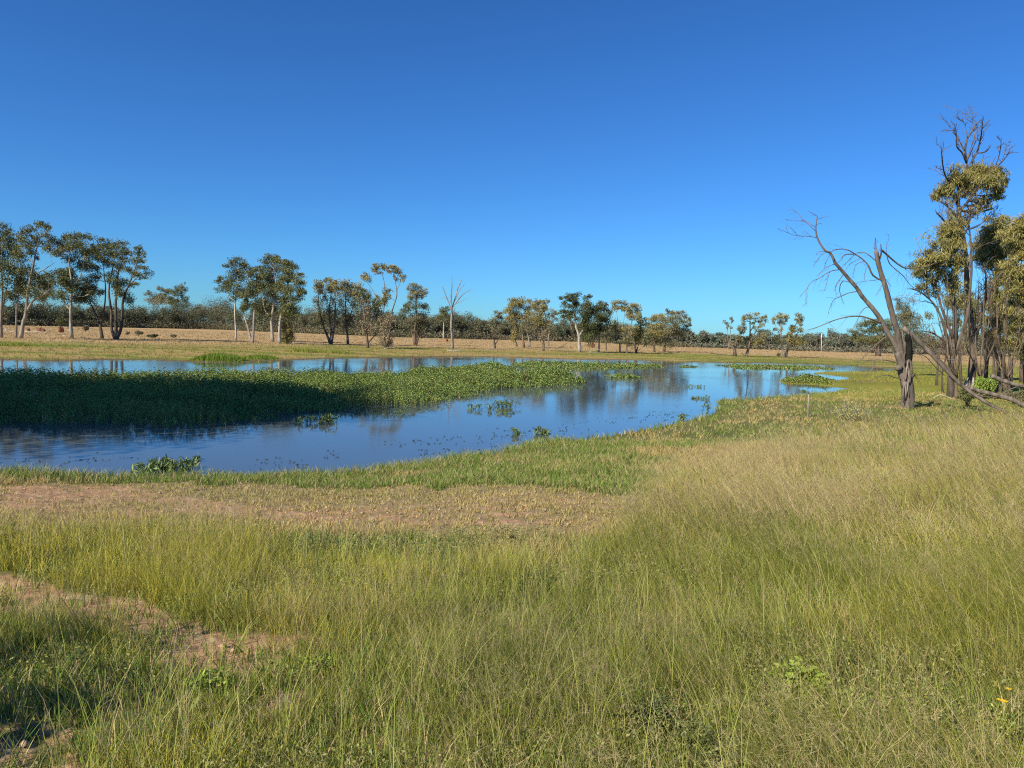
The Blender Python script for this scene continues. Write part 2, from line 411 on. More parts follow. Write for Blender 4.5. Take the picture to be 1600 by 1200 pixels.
def build_tall(ntuft, rmin, rmax, power, per, wmul, name, label, seedheads):
    x, y, r = tufts(ntuft, rmin, rmax, power)
    f = ground_fields(x, y)
    patch = sstep(.36, .58, fbm(x * 1.1, y * 1.1, 61)); dens = .36 + .64 * patch
    low = ((f['py'] > 1030) & (f['px'] < 640)) | ((f['py'] > 925) & (f['px'] < 130))
    keep = (rng.uniform(0, 1, len(x)) < f['tall'] * dens) & (f['z'] > .05)
    keep &= ~(low & (rng.uniform(0, 1, len(x)) < .2))
    x, y, r, low, patch = x[keep], y[keep], r[keep], low[keep], patch[keep]; z0 = f['z'][keep]; px = f['px'][keep]; py = f['py'][keep]
    hs = (.26 + .34 * fbm(x * .8, y * .8, 62)) * np.interp(r, [2.5, 4.5, 7], [.62, .8, 1.0]) * (.75 + .25 * patch) * np.where(low, .62, 1.0) * np.interp(py, [640, 700, 1200], [.85, 1.0, .88])
    rad = rng.uniform(.03, .09, len(x))
    bx, by, ca, sa = spread(x, y, per, rad)
    rep = lambda q: np.repeat(q, per)
    n = len(bx); h = rep(hs) * rng.uniform(.35, 1.1, n)
    base = np.stack([bx, by, rep(z0) - .02], 1)
    wind = np.stack([-.30 * sstep(850, 1150, rep(px)) - .03, np.zeros(n)], 1)
    lean = (np.stack([ca, sa], 1) * rng.uniform(.05, .6, (n, 1)) + wind + rng.normal(0, .2, (n, 2))) * h[:, None]
    col = grass_colour(bx, by, rep(px), rep(py), n)
    mb = MB()
    blades(mb, base, h, rng.uniform(.002, .0045, n) * wmul, lean, col, segs=3 if rmax < 9 else 2)
    # flowering stems with a loose brown panicle
    m = int(seedheads * len(x)); idx = rng.integers(0, len(x), m)
    idx = idx[rng.uniform(0, 1, m) < np.where(low[idx], .25, 1.0)]; m = len(idx)
    sh = hs[idx] * rng.uniform(1.0, 1.45, m) + .05
    sb = np.stack([x[idx] + rng.normal(0, .03, m), y[idx] + rng.normal(0, .03, m), z0[idx]], 1)
    sl = (np.stack([-.45 * sstep(850, 1150, px[idx]) - .04, np.zeros(m)], 1) + rng.normal(0, .12, (m, 2))) * sh[:, None]
    scol = grass_colour(sb[:, 0], sb[:, 1], px[idx], py[idx], m) * 1.05
    blades(mb, sb, sh, np.full(m, .0032) * wmul, sl, scol, segs=2)
    tip = sb.copy(); tip[:, :2] += sl; tip[:, 2] += sh * .88
    q = 7; tp = np.repeat(tip, q, 0); L = np.repeat(sh * .30, q)
    t = rng.uniform(.0, .38, m * q); tp[:, :2] -= np.repeat(sl, q, 0) * t[:, None]; tp[:, 2] -= np.repeat(sh, q) * t * .8
    d = rng.normal(0, .5, (m * q, 2)); hh = L * rng.uniform(.05, .6, m * q)
    blades(mb, tp, hh, np.full(m * q, .0019) * wmul, d * L[:, None] + np.array([-.02, 0]), np.repeat(C_SEED * (.62 + .8 * fbm(sb[:, 0] * .5, sb[:, 1] * .5, 55))[:, None] * [1, .95, .95], q, 0) * rng.uniform(.7, 1.25, (m * q, 1)), segs=1)
    o = mb.build(name, M_GRASS)
    return tag(o, label, 'grass', kind='stuff')
def stalks(n, rmin, rmax, power, wd, label):
    x, y, r = tufts(n, rmin, rmax, power); f = ground_fields(x, y)
    ok = (rng.uniform(0, 1, len(x)) < f['tall']) & (f['z'] > .1) & (fbm(x * .6, y * .6, 66) > .38)
    x, y, z, px = x[ok], y[ok], f['z'][ok], f['px'][ok]; m = 4; bx, by, ca, sa = spread(x, y, m, np.full(len(x), .04)); k = len(bx)
    h = np.repeat(rng.uniform(.35, .72, len(x)), m) * rng.uniform(.6, 1.1, k)
    lean = (rng.normal(0, .28, (k, 2)) + np.stack([-.22 * sstep(850, 1150, np.repeat(px, m)), np.zeros(k)], 1)) * h[:, None]
    c = np.where(rng.uniform(0, 1, (k, 1)) < .75, np.array([.42, .45, .10]), np.array([.52, .42, .22])) * rng.uniform(.7, 1.15, (k, 1))
    mb = MB(); blades(mb, np.stack([bx, by, np.repeat(z, m)], 1), h, rng.uniform(.8, 1.3, k) * wd, lean, c, 3, bend=.9)
    tag(mb.build('grass_stalks', M_GRASS), label, 'grass', kind='stuff')
stalks(1100, 2.1, 7, 0, .0023, 'bright tall grass stalks standing above the foreground grass')
stalks(2400, 7, 20, .3, .0048, 'bright tall grass stalks above the middle of the grassy bank')
build_tall(26000, 2.0, 7.5, -.15, 14, .72, 'tall_grass', 'tall green and yellowish grass with fine seed heads in the foreground', .55)
build_tall(34000, 7.5, 18, .1, 10, 1.45, 'tall_grass', 'tall grass stand across the middle of the near bank', .8)
build_tall(22000, 18, 48, .5, 9, 3.0, 'dry_grass', 'dry pinkish tan grass leaning left on the right bank', 1.2)

def build_short(ntuft, rmin, rmax, power, per, wmul, name, label):
    x, y, r = tufts(ntuft, rmin, rmax, power)
    f = ground_fields(x, y); px, py = f['px'], f['py']
    p = np.where(f['dirt'] > .3, .14 + .2 * (f['py'] > 880) * (fbm(x * 5, y * 5, 77) > .48), 1.0)
    p = p * np.where(f['path'] > .5, .72, 1.0); ok = (rng.uniform(0, 1, len(x)) < p) & (f['z'] > -.04) & ((f['tall'] < .6) | (rng.uniform(0, 1, len(x)) < .5)) & (y < 62)
    x, y, r, px, py = x[ok], y[ok], r[ok], px[ok], py[ok]; z = f['z'][ok]; dw = f['dw'][ok]; path = f['path'][ok]
    h0 = (.07 + .16 * fbm(x * .9, y * .9, 71)) * np.where(path > .5, .45, 1.0) * (1 + .5 * (1 - sstep(.2, 1.2, dw)))
    bx, by, ca, sa = spread(x, y, per, rng.uniform(.03, .1, len(x)))
    rep = lambda q: np.repeat(q, per); n = len(bx)
    h = rep(h0) * rng.uniform(.5, 1.3, n)
    lean = (np.stack([ca, sa], 1) * rng.uniform(.1, .8, (n, 1)) + rng.normal(0, .2, (n, 2))) * h[:, None]
    gr = fbm(bx * .45, by * .45, 72); tn = fbm(bx * .8, by * .5, 73)
    gmix = sstep(.40, .56, gr + .25 * (1 - sstep(.3, 1.5, rep(dw))))
    gmix = np.where(rep(path) > .5, gmix * .35, gmix)
    c1 = np.array([.17, .25, .04]); c2 = np.array([.46, .35, .13])
    c = c1 * gmix[:, None] + c2 * (1 - gmix[:, None])
    c = np.where((rng.uniform(0, 1, n) < .3)[:, None], C_TAN * .85, c)
    c = c * rng.uniform(.7, 1.25, (n, 1)) * (1 + rng.uniform(-.1, .1, (n, 3)))
    mb = MB(); blades(mb, np.stack([bx, by, rep(z) - .01], 1), h, rng.uniform(.004, .007, n) * wmul, lean, c, segs=2)
    return tag(mb.build(name, M_GRASS), label, 'grass', kind='stuff')
build_short(16000, 2.0, 9, -.1, 8, 1.0, 'short_grass', 'short matted grass and thatch at the foot of the tall foreground grass')
build_short(34000, 9, 22, .2, 8, 1.8, 'short_grass', 'short green grass along the near shore and the bare track')
build_short(24000, 22, 60, .4, 7, 3.6, 'short_grass', 'low green and rust grass on the flat beside the right water tongue')

# ------------------------------------------------------------------ far field grass
def far_tufts(n, name, label):
    px = rng.uniform(-250, 1850, n); py = rng.uniform(0, 1, n)
    Y = np.exp(rng.uniform(math.log(42), math.log(330), n)); X = (px - 800) / F * Y
    z = height(X, Y); dw = poly_dist(X, Y, WP); ok = (z > .0) & ~((Y < 58) & (dw < 10) & (X > 10))
    X, Y, z, dw = X[ok], Y[ok], z[ok], dw[ok]
    per = 5; bx, by, ca, sa = spread(X, Y, per, rng.uniform(.1, .35, len(X)) * Y / 100)
    rep = lambda q: np.repeat(q, per); m = len(bx)
    edge = 1 - sstep(22, 48, dw); g = fbm(X * .05, Y * .3, 44) > .52
    h = rep(np.where(edge > .5, .12 + .2 * fbm(X * .1, Y * .4, 83), .26)) * rng.uniform(.5, 1.3, m)
    yel = np.array([.24, .27, .04]); c = np.where((rng.uniform(0, 1, len(X)) < edge)[:, None], np.where(g[:, None], yel, np.where((fbm(X * .07, Y * .35, 47) > .5)[:, None], np.array([.36, .25, .085]), np.array([.24, .20, .07]))), np.array([.42, .295, .145]))
    m2 = (X > 10) & (Y < 95) & (fbm(X * .2, Y * .4, 45) > .45); c = np.where(m2[:, None], np.array([.32, .31, .05]), c)
    c = np.where((rng.uniform(0, 1, len(X)) < .12)[:, None], np.array([.16, .14, .07]), c)
    c = rep_c = np.repeat(c, per, 0) * rng.uniform(.75, 1.2, (m, 1))
    lean = np.stack([ca, sa], 1) * .5 * h[:, None]
    mb = MB(); blades(mb, np.stack([bx, by, rep(z) - .02], 1), h, rep(.00045 * Y) * rng.uniform(.8, 1.6, m), lean, c, segs=1)
    return tag(mb.build(name, M_GRASS), label, 'grass', kind='stuff')
far_tufts(42000, 'dry_grass', 'dry tan grass covering the paddock beyond the pond')

# ------------------------------------------------------------------ plants standing in the water
def water_plants(mb, x, y, h, nl, L, W, stemw=.012, cols=None, z0=0.0):
    """leafy stems: each a thin stem with drooping lance leaves"""
    n = len(x); g1 = np.array([.21, .32, .075]); g2 = np.array([.44, .52, .16]); g1 = g1 + .5 * (g2 - g1) * np.clip((fbm(x * .25, y * .25, 93) - .4) * 4, 0, 1)[:, None]
    k = rng.uniform(0, 1, (n, 1)); col = g1 * (1 - k) + g2 * k
    if cols is not None: col = cols
    col = np.where(rng.uniform(0, 1, (n, 1)) < .06, np.array([.40, .30, .14]), col)
    base = np.stack([x, y, np.full(n, z0 - .05)], 1); lean = rng.normal(0, .16, (n, 2)) * h[:, None]
    blades(mb, base, h, np.full(n, stemw), lean, col * .8, segs=2)
    t = rng.uniform(.25, 1.0, (n, nl)); t[:, 0] = 1
    c = base[:, None, :] + np.stack([lean[:, None, 0] * t ** 1.5, lean[:, None, 1] * t ** 1.5, (h[:, None] * .88) * t], 2)
    c = c.reshape(-1, 3); az = rng.uniform(0, 2 * math.pi, len(c)); Lr = L * rng.uniform(.6, 1.3, len(c))
    d = np.stack([np.cos(az), np.sin(az), rng.uniform(-.25, .55, len(c))], 1); d = unit(d)
    s = unit(np.cross(d, [0, 0, 1.0])) * (W * rng.uniform(.7, 1.3, len(c)))[:, None] * .5
    mid = c + d * (Lr * .5)[:, None]; tip = c + d * (Lr * .85)[:, None]; tip[:, 2] -= Lr * .45
    V = np.stack([c, mid + s, tip, mid - s], 1).reshape(-1, 3)
    cc = np.repeat(np.repeat(col, nl, 0) * rng.uniform(.7, 1.35, (len(c), 1)), 4, 0)
    mb.add(V, None, np.vstack([np.arange(len(c))[:, None] * 4 + np.array([[0, 1, 2]]), np.arange(len(c))[:, None] * 4 + np.array([[0, 2, 3]])]), cc)

def px_poly(pts): 
    a = np.array(pts, float); return on_plane(a[:, 0], a[:, 1])[:, :2]

def bed(pts, dens, hmin, hmax, name, label, extra=None, nl=7, L=.13, W=.032, edge=1.0, lod=37):
    P = px_poly(pts)
    if extra is not None: P = np.vstack([P, extra])
    lo, hi = P.min(0), P.max(0); A = (hi - lo).prod(); n = int(A * dens * 1.0)
    x = rng.uniform(lo[0], hi[0], n); y = rng.uniform(lo[1], hi[1], n)
    wob = (fbm(x * .5, y * .5, 91) - .5) * 1.6 * edge
    d = poly_dist(x, y, P) * np.where(in_poly(x, y, P), 1, -1) + wob
    d = d + (fbm(x * 1.7, y * 1.7, 94) - .5) * 1.4 * edge; p = sstep(-.3, 1.5, d); ok = rng.uniform(0, 1, n) < p
    x, y, d = x[ok], y[ok], d[ok]
    lf = np.clip(y / lod, .7, 3.0)
    thin = rng.uniform(0, 1, len(x)) < 1 / lf ** 1.1; x, y, d, lf = x[thin], y[thin], d[thin], lf[thin]
    h = (hmin + (hmax - hmin) * np.clip(2.2 * fbm(x * .5, y * .5, 92) - .6, 0, 1.25)) * (.45 + .55 * sstep(0, 2.5, d)) * rng.uniform(.75, 1.2, len(x))
    mb = MB(); water_plants(mb, x, y, h, nl, L * np.repeat(lf, nl), W * np.repeat(lf, nl))
    return tag(mb.build(name, M_REED), label, 'water plants', kind='stuff')

bed([(0, 668), (60, 667), (130, 664), (200, 667), (260, 671), (300, 672), (340, 671), (380, 665), (410, 660), (440, 648), (500, 648), (530, 644),
     (560, 640), (600, 636), (640, 637), (690, 631), (720, 621), (745, 616), (790, 609), (830, 606.5), (870, 605), (905, 601), (912, 596), (880, 593),
     (830, 592), (800, 588), (800, 579), (790, 574), (760, 575), (720, 581), (660, 586), (600, 590), (500, 591), (400, 594), (300, 595), (150, 595), (0, 596)],
    60, .35, .95, 'water_plant_bed', 'wide bed of leafy green water plants, its left half in dark shade',
    extra=[[-42, 42], [-48, 36], [-44, 27], [-24, 23.5]], nl=8)
bed([(800, 567), (850, 567.5), (900, 568.5), (990, 570), (1045, 572), (1050, 574), (960, 576.5), (890, 577.5), (850, 576), (800, 574)],
    13, .3, .5, 'water_plant_bed', 'long low bed of water plants across the middle of the pond', edge=.6, lod=40)
bed([(812, 579), (850, 578), (885, 581), (905, 585), (895, 588), (860, 588), (820, 584)], 14, .45, .8, 'water_plant_bed',
    'small bright green bed of water plants just behind the tip of the widest bed', edge=.6, lod=40)
bed([(935, 588), (950, 591), (1000, 592), (1003, 589), (975, 586)], 26, .35, .7, 'water_plant_bed', 'small isolated oval island of water plants in open water', edge=.3, lod=40)
bed([(870, 579), (910, 578), (940, 579.5), (925, 580.5), (880, 581)], 14, .2, .35, 'water_plant_bed', 'faint thin strip of weed left of the open blue water', edge=.4, lod=40)
bed([(1060, 572), (1085, 571.5), (1095, 573.5), (1065, 574.5)], 14, .25, .5, 'water_plant_bed', 'tiny patch of weed near the far shore of the pond', edge=.3, lod=40)
bed([(1115, 570.5), (1180, 570.5), (1290, 574), (1310, 577), (1230, 577.5), (1150, 576)], 12, .2, .38, 'water_plant_bed', 'thin green strip of weed along the far right water', edge=.6, lod=40)
bed([(1222, 599), (1226, 592), (1262, 592.5), (1302, 595.5), (1300, 604), (1275, 601), (1250, 600)], 30, .35, .8, 'rush_clump', 'bright green rushes on the tip of the low spit', edge=.2, nl=4, L=.3, W=.03, lod=60)

def sprig(px, py, wpx, n, h, label, group='sprigs of water plants standing in the open water', dark=False, hgt=None, L=.16):
    c = on_plane(px, py)
    sc = c[1] / F; x = c[0] + rng.uniform(-.5, .5, n) * wpx * sc; y = c[1] + rng.normal(0, .25, n) * (1 + wpx * sc * .15)
    h = h * .62; n = int(n * 1.3); x = c[0] + rng.normal(0, .33, n) * wpx * sc; y = c[1] + rng.normal(0, .25, n); mb = MB(); hh = h * rng.uniform(.4, 1.15, n)
    col = np.tile(np.array([.17, .23, .08]), (n, 1)) * rng.uniform(.7, 1.3, (n, 1))
    for k in range(n):   # arching stems
        a = rng.uniform(0, 2 * math.pi); b = np.array([x[k], y[k], -.03]); d = np.array([math.cos(a), math.sin(a), 0]) * hh[k] * .6
        tube(mb, [[c[0], c[1], -.10], b - [0, 0, .05], b + [0, 0, .02]], [.008, .008], 4, col[k] * .5)
        P = smooth_path([b, b + d * .2 + [0, 0, hh[k] * .8], b + d * .7 + [0, 0, hh[k]], b + d * 1.1 + [0, 0, hh[k] * .75]], 3)
        tube(mb, P, [.010, .006], 4, col[k] * .5)
        lc = P[rng.integers(2, len(P), 9)] + rng.normal(0, .035, (9, 3)); 
        leaves(mb, lc - [0, 0, .04], L, .035, 1.2, col[k], .3)
    o = mb.build('water_plant', M_REED, loc=(c[0], c[1], 0)); tag(o, label, 'water plant', group)
sprig(232, 738, 28, 16, .42, 'dark arching water plants at the left of the cluster by the near shore')
sprig(260, 736, 24, 18, .46, 'fullest sprig of water plants in the cluster close to the near shore')
sprig(292, 733, 22, 10, .38, 'thin sprig of water plants at the right of the near shore cluster')
sprig(306, 719, 10, 5, .28, 'little sprig beside the small mud spit near the left shore')
sprig(510, 660, 30, 20, .5, 'pale leafy water plants against the shaded bed near the centre left')
sprig(474, 661, 16, 9, .4, 'smaller pale sprig at the edge of the shaded bed')
sprig(748, 640, 34, 11, .38, 'loose row of water plants off the tip of the lit bed')
sprig(785, 636, 28, 18, .5, 'dense tuft of water plants at the right end of the row off the lit bed')
sprig(788, 645, 24, 9, .3, 'low tuft in front of the dense tuft off the lit bed')
sprig(806, 679, 8, 6, .3, 'single upright sprig left of the pair near the green shore clump')
sprig(848, 679, 22, 14, .36, 'pair of bushy sprigs above the dark green shore clump')
sprig(1091, 605, 26, 10, .3, 'farthest tuft of water plants right of the middle in open water')
sprig(1092, 623, 34, 14, .3, 'wide low tuft of water plants just off the right bank corner')
sprig(1104, 646, 8, 5, .8, 'tall thin plant standing at the corner of the right bank')
sprig(1066, 656, 10, 8, .4, 'small green plant at the shoreline below the bank corner')
sprig(1262, 587, 22, 14, .45, 'row of water plants just behind the bright rush spit')
sprig(1252, 612, 24, 10, .28, 'scattered low plants in the water tongue below the rush spit')

def floating(name, label, regs, n):
    mb = MB()
    for (x0, x1, y0, y1, k) in regs:
        px = rng.uniform(x0, x1, k); t = rng.uniform(0, 1, k); py = y0 + (y1 - y0) * (px - x0) / (x1 - x0) + rng.normal(0, 4, k)
        c = on_plane(px, py); c[:, 2] = .006
        m = rng.integers(2, 6)
        az = rng.uniform(0, math.pi, k); L = rng.uniform(.015, .06, k)
        d = np.stack([np.cos(az), np.sin(az) * .6, np.zeros(k)], 1) * L[:, None]; s = np.stack([-np.sin(az), np.cos(az), np.zeros(k)], 1) * .011
        up = np.array([0, 0, .02])
        V = np.stack([c - d, c + s + up, c + d, c - s + up * .2], 1).reshape(-1, 3)
        mb.add(V, np.arange(k * 4).reshape(-1, 4), None, np.tile([.06, .075, .03], (k * 4, 1)))
    return tag(mb.build(name, M_REED), label, 'floating weed', kind='stuff')
floating('floating_weed', 'dark flecks of weed floating along the near shore', [(600, 830, 695, 680, 80), (760, 960, 676, 678, 45), (870, 1110, 668, 640, 50), (20, 230, 725, 715, 40), (230, 420, 742, 738, 35),
         (400, 480, 722, 728, 40), (640, 860, 712, 690, 60), (500, 530, 708, 710, 14), (960, 1060, 655, 648, 50), (1150, 1300, 616, 610, 60)], 0)

# ------------------------------------------------------------------ trees
BARKS = {'pale': (.38, .335, .27), 'grey': (.26, .22, .18), 'dark': (.12, .095, .075), 'brown': (.17, .125, .09), 'dead': (.155, .125, .10), 'stub_shade': (.025, .022, .02)}  # last tone is bark darkened to paint the stub's shadowed side
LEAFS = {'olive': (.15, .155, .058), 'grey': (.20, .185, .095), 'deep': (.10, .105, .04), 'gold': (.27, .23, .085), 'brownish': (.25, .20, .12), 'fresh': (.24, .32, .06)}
FA = (0, 330, .2); FB = (320, 360, .2); FC = (620, 380, .2); FD = (900, 400, .2); FE = (1100, 440, .15); FG = (1200, 380, .25); FP = (0, 0, 1)

def fpx(fr, p): return (fr[0] + p[0] * fr[2], fr[1] + p[1] * fr[2])

def clump_leaves(mb, c, r, n, L, W, droop, col, sub=6, tight=.42):
    """a crown lump: several smaller lumps scattered inside an ellipsoid"""
    u = unit(rng.normal(size=(sub, 3))) * rng.uniform(.1, 1.0, (sub, 1)); sc = c + u * r
    k = rng.integers(0, sub, n)
    p = sc[k] + np.clip(rng.normal(0, 1, (n, 3)), -1.7, 1.7) * np.array(r) * tight * .75
    leaves(mb, p, L, W, droop, col, .3)
    return sc

PATHS = {}
def tree(name, label, cat, fr, base, stems, clumps, bark='grey', leaf='olive', dens=1.0, tw=None, group=None, Y=None, L=.27, W=.12, droop=.5, depth=1.0, limbs=True, sub=7, csc=1.22, xtra=1):
    bp = fpx(fr, base)
    if Y is None: gx, gy, gz = ground_hit(*bp)
    else:
        q = at_depth(bp[0], bp[1], Y); gx, gy = q[0], q[1]; gz = float(height(np.array([gx]), np.array([gy]))[0])
    sc = gy / F; loc = np.array([gx, gy, gz]); kf = max(1, gy / 170); L *= kf; W *= kf
    lift = gz - at_depth(bp[0], bp[1], gy)[2]
    def W3(p, dy): return at_depth(*fpx(fr, p), gy + dy)
    root = empty(name, loc); tag(root, label, cat, group)
    bc = np.array(BARKS[bark]) * random.uniform(.85, 1.15); lc = np.array(LEAFS[leaf]) * random.uniform(.9, 1.12)
    tops = min([p[1] for s in stems for p in s] + [c[1] - c[3] for c in clumps] + [base[1] - 5])
    H = (base[1] - tops) * fr[2] * sc
    rb = (tw * sc * .43) if tw else max(.07, H * .016)
    paths = []; mt = MB(); mc = MB(); nodes = []   # nodes: (point, radius)
    for s in stems:
        pts = [tuple(p[:2]) for p in s]; rooted = abs(pts[0][0] - base[0]) + abs(pts[0][1] - base[1]) < 1
        dyend = rng.uniform(-1, 1) * .14 * H * depth
        if rooted: dy0 = 0; rr = rb
        else:
            P0 = W3(pts[0], 0); j = min(nodes, key=lambda q: (q[0][0] - P0[0]) ** 2 + (q[0][2] - P0[2]) ** 2) if nodes else (P0, rb)
            dy0 = j[0][1] - gy; rr = min(j[1] * .72, rb)
        ys = np.linspace(0, 1, len(pts))
        P = [W3(p, dy0 + (dyend - dy0) * t ** 1.3 if not rooted else dyend * t ** 1.3) for p, t in zip(pts, ys)]
        if rooted: P[0] = loc - [0, 0, .15]
        P = smooth_path(P, 3); seg = np.r_[0, np.cumsum(np.linalg.norm(np.diff(P, axis=0), axis=1))]; rad = (1 - seg / seg[-1]) ** .8 * rr * .88 + rr * .12; paths.append((P, rad))
        tube(mt, P, rad, 7, bc, .08, flare=.35 if rooted and H > 5 else 0)
        nodes += [(P[i], rad[i]) for i in range(len(P))]
    if not nodes: nodes = [(loc, rb)]
    NP = np.array([n[0] for n in nodes]); NR = np.array([n[1] for n in nodes])
    extra = []
    for cl in clumps:
        for _ in range(xtra): extra.append((cl[0] + np.clip(rng.normal(), -1.2, 1.2) * cl[2] * .9, cl[1] + np.clip(rng.normal(), -1.2, 1.2) * cl[3] * .8, cl[2] * rng.uniform(.35, .75), cl[3] * rng.uniform(.35, .75)) + tuple(cl[4:] if len(cl) > 4 else (1.0,)))
    for cl in list(clumps) + extra:
        x, y, rx, ry = cl[:4]; dn = cl[4] if len(cl) > 4 else 1.0; lcol = np.array(LEAFS[cl[5]]) if len(cl) > 5 else lc
        rw = rx * fr[2] * sc * csc; rh = ry * fr[2] * sc * csc
        # join to the nearest stem point lying lower than the lump
        c0 = W3((x, y), 0); dd = np.hypot(NP[:, 0] - c0[0], (NP[:, 2] - (c0[2] - rh)) * .8) + 3.0 * np.maximum(0, NP[:, 2] - (c0[2] - rh * .3))
        j = int(np.argmin(dd)); dy = NP[j][1] - gy + rng.uniform(-1, 1) * max(rw, .3 * np.hypot(NP[j][0] - c0[0], NP[j][2] - c0[2])) * depth
        c = W3((x, y), dy)
        n = int(np.clip(54.0 * rw * rh / (L * W) * .27 * dens * dn, 20, 9000))
        sub_ = clump_leaves(mc, c, (rw, rw * .8, rh), n, L, W, droop, lcol * rng.uniform(.9, 1.12), sub)
        if limbs:
            A = NP[j]; Lb = np.linalg.norm(c - A); r1 = min(NR[j] * .6, .012 * Lb + .02)
            mid = A * .45 + c * .55 + np.array([0, 0, -.08 * Lb]) + rng.normal(0, .05, 3) * Lb
            Pb = smooth_path([A, mid, c], 4); tube(mt, Pb, [r1, r1 * .35], 5, bc)
            for q in sub_[:4]:
                tube(mt, smooth_path([Pb[-4], (Pb[-2] + q) / 2 + rng.normal(0, .05, 3), q], 2), [r1 * .45, r1 * .15], 4, bc, cap=False)
    mt.build('trunk', M_BARK, root, loc, smooth=True)
    if mc.n: mc.build('crown', M_LEAF, root, loc)
    PATHS[root.name] = paths
    return root

G1 = 'gum trees on the left of the far shore'; G2 = 'trees on the middle of the far shore'; G3 = 'trees on the right of the far shore'
T = tree
T('gum_tree', 'tall open gum cut by the left edge, slim grey trunks', 'tree', FA, (10, 990), [[(10, 990), (8, 800), (20, 600), (10, 430), (20, 250)], [(12, 820), (60, 560), (80, 400)]],
  [(15, 120, 45, 35), (40, 175, 55, 40), (0, 230, 60, 50), (80, 230, 45, 40), (30, 320, 60, 55), (100, 330, 55, 60), (0, 420, 60, 60), (70, 470, 60, 50), (20, 560, 50, 40), (60, 650, 60, 45), (-60, 300, 60, 80), (-70, 450, 60, 80)], 'grey', 'olive', .8, 5, G1)
T('gum_tree', 'small thin-stemmed gum between the edge gum and the leaning forked gum', 'tree', FA, (125, 990), [[(125, 990), (128, 850), (130, 720), (150, 600)]],
  [(150, 560, 60, 60), (120, 650, 50, 50), (170, 480, 55, 50), (190, 620, 50, 50, 1, 'deep')], 'grey', 'deep', .9, 4, G1)
T('gum_tree', 'tallest gum at far left, leaning right with a crown tuft on top', 'tree', FA, (160, 995), [[(160, 995), (180, 880), (205, 790), (215, 640), (250, 470), (290, 280), (330, 160)], [(205, 790), (260, 700), (330, 660), (400, 600)], [(240, 500), (320, 470), (430, 400)]],
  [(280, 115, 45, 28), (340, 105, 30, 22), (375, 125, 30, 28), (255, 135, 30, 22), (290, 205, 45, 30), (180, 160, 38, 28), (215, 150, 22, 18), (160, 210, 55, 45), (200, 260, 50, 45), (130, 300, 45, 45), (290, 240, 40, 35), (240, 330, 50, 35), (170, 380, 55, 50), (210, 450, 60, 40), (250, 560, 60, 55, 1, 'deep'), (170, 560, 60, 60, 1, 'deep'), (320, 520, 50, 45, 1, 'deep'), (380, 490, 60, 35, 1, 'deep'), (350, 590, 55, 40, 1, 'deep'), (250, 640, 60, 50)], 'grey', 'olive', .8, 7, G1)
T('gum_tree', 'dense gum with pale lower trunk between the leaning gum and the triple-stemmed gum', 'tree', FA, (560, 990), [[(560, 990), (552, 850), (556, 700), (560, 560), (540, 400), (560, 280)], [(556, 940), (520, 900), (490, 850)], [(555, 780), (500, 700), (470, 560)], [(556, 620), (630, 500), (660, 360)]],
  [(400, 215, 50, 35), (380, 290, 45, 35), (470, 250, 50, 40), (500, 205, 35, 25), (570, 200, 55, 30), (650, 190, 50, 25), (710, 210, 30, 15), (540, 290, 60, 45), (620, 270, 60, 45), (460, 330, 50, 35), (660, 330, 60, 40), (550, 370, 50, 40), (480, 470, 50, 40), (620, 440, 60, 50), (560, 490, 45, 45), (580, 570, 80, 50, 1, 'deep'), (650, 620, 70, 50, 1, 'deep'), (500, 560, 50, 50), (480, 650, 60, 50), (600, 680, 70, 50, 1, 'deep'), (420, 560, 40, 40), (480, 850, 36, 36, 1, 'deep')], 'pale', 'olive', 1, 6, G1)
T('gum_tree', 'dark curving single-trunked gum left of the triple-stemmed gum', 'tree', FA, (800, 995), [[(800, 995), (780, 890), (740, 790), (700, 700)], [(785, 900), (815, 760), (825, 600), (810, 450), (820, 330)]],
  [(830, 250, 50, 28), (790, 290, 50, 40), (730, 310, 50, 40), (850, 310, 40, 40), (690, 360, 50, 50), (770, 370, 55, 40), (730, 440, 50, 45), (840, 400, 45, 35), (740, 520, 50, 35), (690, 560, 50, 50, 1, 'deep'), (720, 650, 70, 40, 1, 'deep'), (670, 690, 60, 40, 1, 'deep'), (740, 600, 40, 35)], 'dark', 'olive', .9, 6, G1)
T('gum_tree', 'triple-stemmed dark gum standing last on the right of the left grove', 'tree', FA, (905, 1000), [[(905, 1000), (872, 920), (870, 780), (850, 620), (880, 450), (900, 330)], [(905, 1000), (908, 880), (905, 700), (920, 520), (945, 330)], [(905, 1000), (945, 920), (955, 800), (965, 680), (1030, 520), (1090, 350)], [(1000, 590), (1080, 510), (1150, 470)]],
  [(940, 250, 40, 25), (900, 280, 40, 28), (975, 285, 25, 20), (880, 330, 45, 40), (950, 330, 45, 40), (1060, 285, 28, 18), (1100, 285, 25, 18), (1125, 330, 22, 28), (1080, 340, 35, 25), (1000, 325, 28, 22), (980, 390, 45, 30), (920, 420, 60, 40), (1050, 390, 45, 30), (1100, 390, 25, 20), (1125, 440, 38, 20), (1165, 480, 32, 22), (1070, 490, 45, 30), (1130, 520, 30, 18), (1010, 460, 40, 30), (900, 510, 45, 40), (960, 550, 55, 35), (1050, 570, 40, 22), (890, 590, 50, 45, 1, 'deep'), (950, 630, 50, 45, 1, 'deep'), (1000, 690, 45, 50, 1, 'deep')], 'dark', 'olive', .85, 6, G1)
T('gum_tree', 'white-trunked gum standing behind the left grove before the wood', 'tree', FA, (345, 872), [[(345, 872), (343, 780), (345, 690), (340, 600)]], [(340, 600, 50, 40), (300, 650, 45, 35), (385, 640, 40, 35), (350, 560, 45, 35), (340, 680, 50, 30)], 'pale', 'olive', .9, 3.2, G1)
